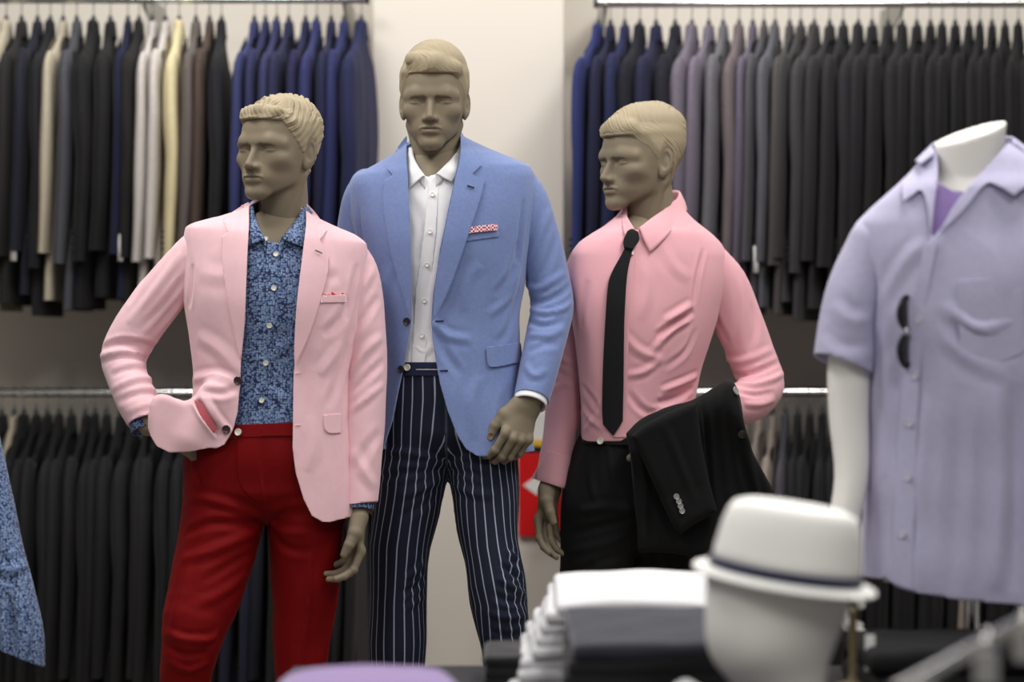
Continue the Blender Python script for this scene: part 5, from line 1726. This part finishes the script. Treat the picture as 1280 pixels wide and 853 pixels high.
    LR = [(726, (40, 39, 42), 'black'), (744, (38, 37, 40), 'black'), (762, (40, 39, 42), 'black'), (930, (150, 138, 126), 'tan'), (949, (160, 148, 136), 'tan'), (966, (158, 142, 130), 'tan'), (982, (78, 76, 86), 'mauve-grey'), (997, (46, 45, 49), 'charcoal'), (1012, (42, 41, 45), 'black'), (1028, (40, 39, 43), 'black'), (1043, (38, 37, 41), 'black')] + \
         [(p, (38, 37, 40), 'black') for p in (1060, 1076, 1092, 1108, 1124, 1140, 1157, 1174, 1191)] + [(1206, (150, 136, 120), 'tan')] + [(p, (36, 35, 38), 'black') for p in (1222, 1238, 1254, 1270, 1286)]
    for i, (px, c, cn) in enumerate(LR):
        hang(px, gap_of(LR, i), zl2, C(*c), cn, R(-14 + 4 * random.random()), f'{cn} suit jacket, {ORD[i]} from the pillar on the lower right rail', 'jackets on the lower right rail',
             f'black hanger, {ORD[i]} from the pillar on the lower right rail', 'hangers on the lower right rail', i % 3, sc=1.05 + random.uniform(-.03, .03))


def wall_sign():
    D = 6.70
    t = empty('fire_sign', (X(672, D), D, Z(672, D)), 'red fire equipment sign with white arrow on the wall behind the pinstriped trousers', 'sign')
    put_box('red_panel', (X(648, D), D, Z(671, D)), (X(704, D), D + 0.015, Z(566, D)), M_signred, t, bev=0.003)
    arrow = np.array([(654, 607), (672, 594), (672, 601), (697, 601), (697, 613), (672, 613), (672, 620)], float)
    V = np.array([W(x, y, D - 0.001) for x, y in arrow]); put('arrow', V, [(0, 6, 2), (0, 1, 2), (0, 6, 2)][:0] + [(0, 6, 5, 4, 3, 2, 1)], M_signwhite, t, smooth=False, solid=0.001)
    put_box('black_edge', (X(646, D), D - 0.001, Z(566, D)), (X(704, D), D + 0.012, Z(560, D)), M_blackplastic, t)
    n = empty('wall_notice', (X(680, D), D, Z(558, D)), 'white notice with yellow foot above the red fire sign', 'sign')
    put_box('board', (X(652, D), D, Z(558, D)), (X(704, D), D + 0.01, Z(516, D)), M_signwhite, n, bev=0.002)
    put_box('yellow_strip', (X(652, D), D - 0.002, Z(558, D)), (X(704, D), D, Z(550, D)), M_signyellow, n)
# ------------------------------------------------------------------ things in front
def torso_stand():
    D = 4.2
    root = empty('mannequin_torso', (X(1215, D), D, 0.0), 'white headless mannequin torso in lavender short-sleeved shirt over a violet tee', 'mannequin')
    d0, d1 = D - 0.34, D + 0.26
    rows = [(178, 1170, 1262, .055, .03), (195, 1160, 1284, .068, .02), (215, 1142, 1306, .082, .015), (240, 1112, 1332, .096), (262, 1088, 1350, .108), (285, 1070, 1362, .118), (320, 1066, 1366, .132), (380, 1078, 1360, .144), (450, 1087, 1354, .145), (540, 1087, 1352, .140), (620, 1083, 1356, .142), (700, 1080, 1362, .148), (770, 1077, 1366, .150)]
    f = torso_f(D, rows, 1215, None, shear=-0.10, n=2.3)
    V, T = snet(f, (X(1040, D), D - 0.24, Z(766, D)), (X(1390, D), D + 0.24, Z(176, D)), 0.0065)
    fo = segs3(f, d0, d1, [([(1180, 380), (1220, 410), (1275, 400)], .016, .006), ([(1185, 400), (1220, 430), (1275, 440)], .016, -.006), ([(1178, 420), (1210, 450), (1260, 470)], .016, .004), ([(1160, 300), (1130, 330), (1100, 380)], .016, .004), ([(1100, 400), (1110, 480), (1105, 600)], .02, .004),
                           ([(1240, 480), (1250, 600), (1245, 740)], .022, .006), ([(1200, 480), (1195, 600), (1190, 740)], .022, -.004), ([(1270, 480), (1272, 600), (1268, 740)], .02, -.006), ([(1160, 480), (1150, 600), (1150, 740)], .02, .003), ([(1088, 330), (1092, 380), (1090, 420)], .010, -.006)])
    V = cloth(V, T, f, fo, 61, 0.003, 6)
    px, py = pix(V)
    opening = np.array([(1162, 120), (1168, 190), (1171, 216), (1167, 260), (1163, 302), (1172, 291), (1214, 233), (1240, 205), (1264, 178), (1270, 120)], float)
    V, T = clip(V, T, np.where(V[:, 1] < D + 0.02, -polysd(px, py, opening), 40))
    px, py = pix(V)
    V, T = clip(V, T, np.where(V[:, 1] > D, py - 186, 10))
    px, py = pix(V)
    hem = np.interp(px, [1060, 1085, 1108, 1122, 1140, 1200, 1280, 1390], [720, 722, 724, 734, 740, 750, 757, 745])
    V, T = clip(V, T, hem - py)
    sh = put('shirt', V, T, M_lav, root, solid=0.003)
    s = [(1092, 306, .0), (1076, 345, .0), (1062, 395, -.005), (1051, 470, -.01)]
    o, sf, C, r = sleeve('sleeve', D, s, [33, 35, 36, 37.5], M_lav, sh, cuff=(1051, 455, -.01, (-0.38, -0.15, -1)), folds=[([(1040, 380), (1062, 400), (1090, 400)], .016, .004), ([(1030, 410), (1056, 430), (1090, 430)], .016, -.004)], h=0.006, seed=62)
    sleeve('sleeve', D, [(1340, 306, .0), (1358, 345, .0), (1370, 395, -.005), (1380, 470, -.01)], [33, 35, 36, 37], M_lav, sh, cuff=(1380, 460, -.01, (0.3, -0.15, -1)), h=0.008, seed=63)
    surf_piece('placket', f, [(1156, 306), (1172, 300), (1153, 400), (1146, 540), (1140, 738), (1114, 728), (1122, 540), (1134, 400)], d0, d1, M_lav, sh, 0.004)
    surf_piece('pocket', f, curve2([(1196, 352, 1), (1278, 344, 1), (1282, 440, 1), (1240, 455), (1200, 444, 1)], 3), d0, d1, M_lav, sh, 0.002)
    for bx, by in ((1150, 400), (1146, 470), (1139, 529), (1137, 597), (1130, 668)):
        button(sh, bx, by, f, d0, d1, 0.0065, M_lavbutton, 0.006)
    # open collar, two leaves
    left = curve2([(1170, 190, 1), (1150, 205), (1126, 226, 1), (1129, 252, 1), (1140, 244), (1152, 238), (1160, 262), (1163, 300, 1), (1168, 250), (1172, 215)], 4)
    surf_piece('collar', f, left, d0, d1, M_lav, sh, lambda px, py: 0.012 + 0.010 * np.clip((1165 - px) / 40, 0, 1), 1.8, 0.003)
    right = curve2([(1264, 174, 1), (1282, 190), (1300, 215), (1268, 244, 1), (1248, 232), (1232, 230), (1205, 262), (1172, 294, 1), (1192, 258), (1216, 228), (1240, 202)], 4)
    surf_piece('collar', f, right, d0, d1, M_lav, sh, lambda px, py: 0.012 + 0.012 * np.clip((px - 1220) / 50, 0, 1), 1.8, 0.003)
    band = [[(1168, 192, -.03), (1166, 180, .02), (1190, 172, .075), (1215, 168, .095), (1245, 170, .085), (1266, 172, .04), (1264, 176, -.01)], [(1150, 206, -.04), (1146, 200, .03), (1180, 196, .11), (1215, 192, .13), (1258, 192, .12), (1290, 190, .05), (1284, 192, -.02)]]
    ribbon('collar_band', [[W(a, b, D + c) for a, b, c in q] for q in band], M_lav, sh, 40, 6)
    # tee
    ft = lambda P: f(P) + 0.012
    V, T = snet(ft, (X(1090, D), D - 0.2, Z(480, D)), (X(1345, D), D + 0.2, Z(196, D)), 0.008)
    px, py = pix(V)
    neck = np.interp(px, [1150, 1172, 1190, 1206, 1222, 1250, 1275], [205, 228, 238, 240, 234, 214, 200])
    V, T = clip(V, T, np.where(V[:, 1] < D, py - neck, py - 205))
    put('tee', V, T, M_teepurple, root, solid=0.002)
    # body with cut neck
    nk = lambda P: ecap(P, W(1208, 300, D + 0.01), W(1213, 140, D + 0.0), (0.056, 0.060), (0.0655, 0.060), (1, 0, 0))
    nc = W(1213, 166, D); nn = np.array([-0.34, -0.19, 1.0]); nn /= np.linalg.norm(nn)
    arm1 = limb_f(D, [(1092, 306, .0), (1076, 360, .0), (1062, 450, .0), (1061, 520, .0), (1064, 600, -.02), (1046, 690, -.05)], [28, 30, 27, 25, 21, 18])[0]
    arm2 = limb_f(D, [(1340, 306, .0), (1356, 360, .0), (1366, 460, .0), (1352, 560, -.02), (1318, 660, -.08), (1298, 735, -.10)], [28, 30, 27, 25, 21, 17])[0]
    fb = lambda P: smax(smin(smin(smin(f(P) + 0.030, nk(P), 0.015), arm1(P), 0.02), arm2(P), 0.02), (P - nc) @ nn, 0.004)
    V, T = snet(fb, (X(1020, D), D - 0.2, Z(770, D)), (X(1420, D), D + 0.2, Z(140, D)), 0.006)
    px, py = pix(V)
    V, T = clip(V, T, np.where((px > 1072) & (px < 1272), 728 - py, 60.0))
    hands = []
    for t, mir in ((W(1044, 700, D - .055), 1), (W(1298, 735, D - .10), -1)):
        pr = hand_prims([(.3, .45, .3)] * 4, [.03, 0, -.03, -.06], [(.020, .006, -.020), (.036, .016, -.050), (.040, .028, -.078), (.036, .036, -.100)], 0.85, mir)
        ez = np.array([0.12 * -mir, .1, 1.0]); ez /= np.linalg.norm(ez); ey = np.array([1.0 * mir, 0, 0]); ey -= (ey @ ez) * ez; ey /= np.linalg.norm(ey)
        hands.append(snet(xform(lambda P, pr=pr: hand_f(P, pr), np.stack([np.cross(ey, ez), ey, ez], 1), t), t - 0.2, t + 0.2, 0.003))
    V, T = join([(V, T)] + hands)
    put('body', V, T, M_white, root)
    V, F = lathe([(0.012, 0.0), (0.012, Z(770, D) + .05)], 16, (0, 0, 1), (X(1215, D), D, 0.0)); put('pole', V, F, M_chrome, root, autosmooth=50)
    V, F = lathe([(0.16, 0.0), (0.16, 0.008), (0.02, 0.02)], 32, (0, 0, 1), (X(1215, D), D, 0.0)); put('base', V, F, M_chrome, root, autosmooth=50)
    # sunglasses hooked into the shirt front, the lenses one above the other
    g0 = on(f, 1133, 415, d0, d1, 0.016)
    g = empty('sunglasses', g0, 'dark sunglasses hanging on the front of the lavender shirt', 'sunglasses')
    Mg = rotz(R(48))
    for k, s in enumerate((1, -1)):
        th = np.linspace(0, 2 * math.pi, 28, endpoint=False)
        rim = [np.array([0.022 * math.cos(a) * (1 - 0.12 * math.sin(a) * s), 0.004 * math.cos(a) ** 2, s * 0.034 + 0.030 * math.sin(a)]) for a in th]
        P3 = np.array(rim) @ Mg.T + g0
        V, F = tube(np.vstack([P3, P3[:1]]), 0.0022, 8); put('rim', V, F, M_blackplastic, g)
        c = P3.mean(0) + Mg @ np.array([0, 0.001, 0])
        V = np.vstack([c[None] + Mg @ np.array([0, -0.003, 0]), P3]); F = [(0, i + 1, (i + 1) % 28 + 1) for i in range(28)]
        put('lens', V, F, M_lens, g, solid=0.0015)
        e = g0 + Mg @ np.array([0.004, 0.006, s * 0.062])
        V, F = tube([e, e + Mg @ np.array([0.022, 0.012, -0.004 * s]), e + Mg @ np.array([0.030, 0.020, -s * 0.045]), e + Mg @ np.array([0.026, 0.024, -s * 0.10])], 0.0022, 8); put('temple', V, F, M_blackplastic, g)
    V, F = tube([g0 + Mg @ np.array([0.0, 0.0, -0.009]), g0 + Mg @ np.array([-0.005, -0.003, 0.0]), g0 + Mg @ np.array([0.0, 0.0, 0.009])], 0.0026, 8); put('bridge', V, F, M_chrome, g)


TABLE = 0.66


def hat_head():
    D = 3.4; TZ = TABLE
    k = D / 3.6
    root = empty('display_bust', (X(985, D), D, TZ), 'blank white display head under the straw hat', 'hat display')
    def f(P):
        g = ell(P, W(973, 735, D), (0.106, 0.090, 0.118))
        g = smin(g, ell(P, W(951, 800, D - 0.01), (0.077, 0.070, 0.072)), 0.04)
        nk = ecap(P, W(982, 800, D + .008), W(966, 1010, D), (0.060, 0.060), (0.068, 0.064), (1, 0, 0))
        g = smin(g, nk, 0.035)
        return np.maximum(g, TZ - P[:, 2])
    V, T = snet(f, (X(840, D), D - 0.16, TZ - 0.01), (X(1120, D), D + 0.16, Z(600, D)), 0.006)
    put('head', V, T, M_white, root)
    # hat
    hc = W(981, 722, D)
    h = empty('straw_hat', hc, 'white straw trilby with navy band on the blank display head', 'hat')
    M = roty(R(8.5)) @ rotx(R(2.5))
    th = np.linspace(0, 2 * math.pi, 72, endpoint=False)
    def rings(rows):
        V, F = [], []
        for (a, b, z, dent) in rows:
            pts = np.stack([a * np.cos(th), b * np.sin(th), z + dent(th) if callable(dent) else np.full(72, z + dent)], 1) * k
            V.append(pts @ M.T + hc)
        for i in range(len(rows) - 1):
            for j in range(72):
                F.append((i * 72 + j, i * 72 + (j + 1) % 72, (i + 1) * 72 + (j + 1) % 72, (i + 1) * 72 + j))
        return np.vstack(V), F
    up = lambda q: (lambda t: q * (0.5 + 0.5 * np.sin(t)) ** 2)
    brim = [(0.118, 0.098, 0.004, 0), (0.124, 0.104, 0.001, 0), (0.132, 0.114, -0.002, up(.004)), (0.140, 0.124, -0.003, up(.008)), (0.1435, 0.128, -0.003, up(.010)), (0.1435, 0.128, -0.0075, up(.010)), (0.138, 0.122, -0.0085, up(.008)), (0.118, 0.099, -0.006, 0)]
    V, F = rings(brim); put('brim', V, F, M_straw, h)
    pinch = lambda q: (lambda t: -q * np.exp(-((np.sin(t)) / 0.45) ** 2) * np.where(np.cos(t) < 0, 1.0, 0.6))
    crown = [(0.117, 0.098, 0.0, 0), (0.115, 0.096, 0.035, 0), (0.109, 0.091, 0.075, 0), (0.103, 0.085, 0.099, pinch(.004)), (0.097, 0.079, 0.110, pinch(.006)), (0.088, 0.069, 0.114, pinch(.008)), (0.068, 0.048, 0.110, pinch(.010)), (0.045, 0.026, 0.101, pinch(.010)), (0.020, 0.008, 0.095, pinch(.008))]
    V, F = rings(crown); F.append(tuple(8 * 72 + j for j in range(72))); put('crown', V, F, M_straw, h, solid=0.002)
    band = [(0.1195, 0.1005, 0.004, 0), (0.1210, 0.1020, 0.006, 0), (0.1200, 0.1010, 0.0185, 0), (0.1160, 0.0970, 0.0195, 0)]
    V, F = rings(band); put('ribbon', V, F, M_navytrim, h)


def folded(name, c, size, rot, mat, label, group, seed, sag=0.0, droop=0.0):
    """one folded garment: soft slab with rounded fold edges."""
    hx, hy, hz = np.array(size) / 2
    Mr = rotz(rot)
    def f(P):
        q = (P - c) @ Mr
        z = q[:, 2] - hz + sag * ((q[:, 0] / hx) ** 2 + 0.4 * (q[:, 1] / hy) ** 2) + droop * np.clip(-q[:, 1] / hy, -1, 2)
        d = np.stack([np.abs(q[:, 0]) - hx + hz, np.abs(q[:, 1]) - hy + hz, np.abs(z) - hz * 0.15], 1)
        o = np.maximum(d, 0)
        return np.sqrt((o * o).sum(1)) + np.minimum(d.max(1), 0) - hz * 0.85
    R2 = math.hypot(hx, hy) + 0.03
    lo = c - np.array([R2, R2, 0.04 + sag * 1.5 + abs(droop)]); hi = c + np.array([R2, R2, size[2] + 0.04 + abs(droop)])
    V, T = snet(f, lo, hi, max(0.0042, size[2] / 5), newton=1)
    _, G = grad(f, V); G /= np.linalg.norm(G, axis=1, keepdims=True) + 1e-9
    V = V + G * (0.0018 * wave(V, 12, seed))[:, None]
    return tag(put(name, V, T, mat), label, 'folded garment', group)


def table_things():
    TZ = TABLE
    tb = empty('display_table', (0.40, 3.45, 0), 'black display table carrying the folded shirts and display head', 'table')
    put_box('tabletop', (-0.40, 2.75, TZ - 0.035), (1.25, 4.22, TZ), M_table, tb, bev=0.006)
    for a in (-0.35, 1.20):
        for b in (2.8, 4.17):
            put_box('leg', (a - 0.025, b - 0.025, 0.0), (a + 0.025, b + 0.025, TZ - 0.035), M_table, tb, bev=0.003)
    P0 = lambda px, D, z: np.array([X(px, D), D, z])
    # white stack at the back
    n = 8; z = TZ; h = 0.0214
    pos = ['lowest', 'second from the table', 'third from the table', 'fourth from the table', 'fourth from the top', 'third from the top', 'second from the top', 'topmost']
    for i in range(n):
        t = i / (n - 1)
        dx = -0.070 * (1 - t) + random.uniform(-.006, .006)
        folded('folded_shirt', P0(792, 4.02, z) + np.array([dx, random.uniform(-.006, .006), 0]), (0.286, 0.30, h * 1.06), R(random.uniform(-2, 2)), M_whitestack, f'white folded shirt, {pos[i]} of the white stack behind the hat', 'white folded shirts', 100 + i, sag=0.008 if i == n - 1 else 0.003, droop=0.012 * t)
        z += h
    # dark stack in front of it
    n = 5; z = TZ; h = 0.0275
    pos = ['lowest', 'second from the table', 'middle one', 'second from the top', 'topmost']
    for i in range(n):
        m = M_knit_dark if i == n - 1 else M_knit_black
        cn = 'charcoal grey' if i == n - 1 else 'black'
        t = i / (n - 1)
        folded('folded_sweater', P0(818, 3.72, z) + np.array([random.uniform(-.009, .009), random.uniform(-.004, .004), 0]), (0.285, 0.28, h), R(random.uniform(-2, 2)), m, f'{cn} folded sweater, {pos[i]} of the dark stack before the white shirts', 'dark folded sweaters', 120 + i, sag=0.003, droop=0.014 * t)
        z += h
    z = TZ
    for i in range(3):
        folded('folded_sweater', P0(640, 4.02, z) + np.array([random.uniform(-.006, .006), 0, 0]), (0.10, 0.22, 0.019), 0.0, M_knit_black, f'black folded sweater, {("lowest", "middle", "topmost")[i]} of the low pile left of the white shirts', 'low pile of black sweaters', 140 + i)
        z += 0.019
    folded('folded_knit', P0(462, 3.35, TZ), (0.30, 0.28, 0.113), R(6), M_purple, 'purple folded knit on the table before the pinstriped trousers', None, 151, sag=0.014)
    folded('folded_shirt', P0(862, 3.05, TZ), (0.10, 0.2, 0.146), R(5), M_whitestack, 'white folded shirt at the near table edge below the blank head', None, 152, sag=0.004)
    for i in range(2):
        folded('folded_trousers', P0(1185, 3.95, TZ + i * 0.042), (0.32, 0.30, 0.042), R(4 - 3 * i), M_black, f'black folded trousers, {("lower", "upper")[i]} of the pair on the table below the lavender shirt', 'black folded trousers', 160 + i, sag=0.003)
    # small wooden stand with a tag
    c = P0(1066, 3.9, TZ)
    st = empty('wooden_stand', c, 'olive wooden post stand right of the blank display head', 'stand')
    V, F = lathe([(0.030, 0.0), (0.030, 0.012), (0.012, 0.018), (0.0065, 0.03), (0.0065, 0.13), (0.008, 0.135), (0.004, 0.142)], 20, (0, 0, 1), c); put('post', V, F, M_oak, st, autosmooth=40)
    c2 = P0(1086, 3.88, TZ + 0.028)
    tg = empty('paper_tag', c2 + np.array([0, 0, 0]), 'white paper tag leaning beside the wooden post stand', 'tag')
    V, F = box(c2 + np.array([-0.006, -0.002, 0.01]), c2 + np.array([0.010, 0.002, 0.07])); put('card', V, F, M_paper, tg, smooth=False)
    # chrome rail of the near rack with clip hangers
    a, b = W(1120, 866, 2.55), W(1330, 748, 2.95)
    r = empty('clothes_rack', (a + b) / 2 * np.array([1, 1, 0]), 'chrome rack rail slanting through the lower right corner', 'rack')
    V, F = tube([a, b], 0.0085, 16); put('rail_tube', V, F, M_chrome, r, autosmooth=50)
    for e in (a * 0.85 + b * 0.15, b):
        V, F = tube([e, e * np.array([1, 1, 0])], 0.010, 12); put('upright', V, F, M_chrome, r, autosmooth=50)
    for k, t in enumerate((0.50, 0.74)):
        p = a + (b - a) * t
        h = empty('clip_hanger', p, ('chrome clip hanger on the slanting rail, the lower one', 'chrome clip hanger on the slanting rail, the one nearest the frame edge')[k], 'hanger', 'clip hangers on the near rack')
        V, F = tube([p + np.array([0, 0.014 * math.cos(q), 0.014 * math.sin(q)]) for q in np.linspace(R(-80), R(200), 12)] + [p + np.array([0, 0, -0.03]), p + np.array([0, 0, -0.045])], 0.0022, 8); put('hook', V, F, M_chrome, h)
        V, F = box(p + np.array([-0.012, -0.012, -0.05]), p + np.array([0.012, 0.012, -0.012])); put('clip', V, F, M_chrome, h, smooth=False)


def floral_shirt():
    D = 4.75
    root = empty('floral_shirt', (X(-60, D), D, Z(870, D)), 'blue floral shirt whose sleeve hangs in at the left edge of the photo', 'shirt')
    s = [(-22, 540, .0), (-14, 600, .0), (-4, 670, -.01), (10, 745, -.03), (20, 800, -.04), (22, 880, -.04)]
    rr = [20, 25, 29, 33, 34, 34]
    o, f, C, r = sleeve('sleeve', D, s, rr, M_floral, root, cuff=(30, 822, -.04, (-0.45, -0.1, -1)), folds=[([(-10, 700), (10, 715), (34, 705)], .012, .005), ([(10, 740), (16, 790), (14, 830)], .010, -.010), ([(30, 740), (36, 780), (34, 820)], .010, .006), ([(0, 640), (8, 690), (30, 740)], .012, .004), ([(2, 770), (4, 800), (4, 840)], .010, .006)], h=0.005, seed=71)
    rows = [(500, -120, -30, .06), (530, -160, -12, .09), (600, -176, -16, .12), (760, -178, -18, .12), (880, -180, -18, .12)]
    fb = torso_f(D, rows, -95)
    V, T = snet(fb, (X(-200, D), D - 0.2, Z(878, D)), (X(0, D), D + 0.2, Z(495, D)), 0.010)
    V = cloth(V, T, fb, (), 72, 0.004)
    V, T = clip(V, T, V[:, 2] - Z(870, D))
    put('shirt_body', V, T, M_floral, root, solid=0.003)
    V, F = tube([(X(-95, D), D, 0.0), (X(-95, D), D, Z(520, D))], 0.014, 14)
    st = empty('shirt_stand', (X(-95, D), D, 0), 'chrome pole stand carrying the blue floral shirt at the left edge', 'stand')
    put('pole', V, F, M_chrome, st, autosmooth=50)
    V, F = lathe([(0.15, 0.0), (0.15, 0.008), (0.02, 0.02)], 32, (0, 0, 1), (X(-95, D), D, 0.0)); put('base', V, F, M_chrome, st, autosmooth=50)
# ------------------------------------------------------------------ build the place
room()
racks()
wall_sign()
mannequin_pink()
mannequin_blue()
mannequin_tie()
torso_stand()
hat_head()
table_things()
floral_shirt()
# ------------------------------------------------------------------ camera and light
cam = bpy.data.cameras.new('camera'); camo = bpy.data.objects.new('camera', cam); COL.objects.link(camo)
cam.sensor_width = 36; cam.lens = FPX * 36 / 1280
camo.location = (0, 0, CAMZ); camo.rotation_euler = (R(90), 0, 0)
cam.dof.use_dof = True; cam.dof.focus_distance = 5.08; cam.dof.aperture_fstop = 1.7
cam.clip_start = 0.05
scn.camera = camo


def area(name, loc, size, power, rot=(0, 0, 0), col=(1, 0.97, 0.93)):
    l = bpy.data.lights.new(name, 'AREA'); l.shape = 'RECTANGLE'; l.size, l.size_y = size; l.energy = power; l.color = col
    o = bpy.data.objects.new(name, l); COL.objects.link(o); o.location = loc; o.rotation_euler = rot
    return o


area('ceiling_lamp', (-1.1, 4.5, 3.1), (0.6, 1.4), 42)
area('ceiling_lamp', (1.1, 4.5, 3.1), (0.6, 1.4), 42)
area('ceiling_lamp', (-1.1, 1.8, 3.1), (0.6, 1.4), 36)
area('ceiling_lamp', (1.1, 1.8, 3.1), (0.6, 1.4), 36)
area('ceiling_lamp', (0.0, 6.1, 3.1), (3.4, 0.3), 34)
w = bpy.data.worlds.new('world'); scn.world = w; w.use_nodes = True
w.node_tree.nodes['Background'].inputs[0].default_value = (1, 0.98, 0.95, 1)
w.node_tree.nodes['Background'].inputs[1].default_value = 0.16
scn.view_settings.view_transform = 'Standard'; scn.view_settings.look = 'None'
scn.view_settings.exposure = 0.0; scn.view_settings.gamma = 1.0
scn.view_settings.use_curve_mapping = False
scn.cycles.use_denoising = True
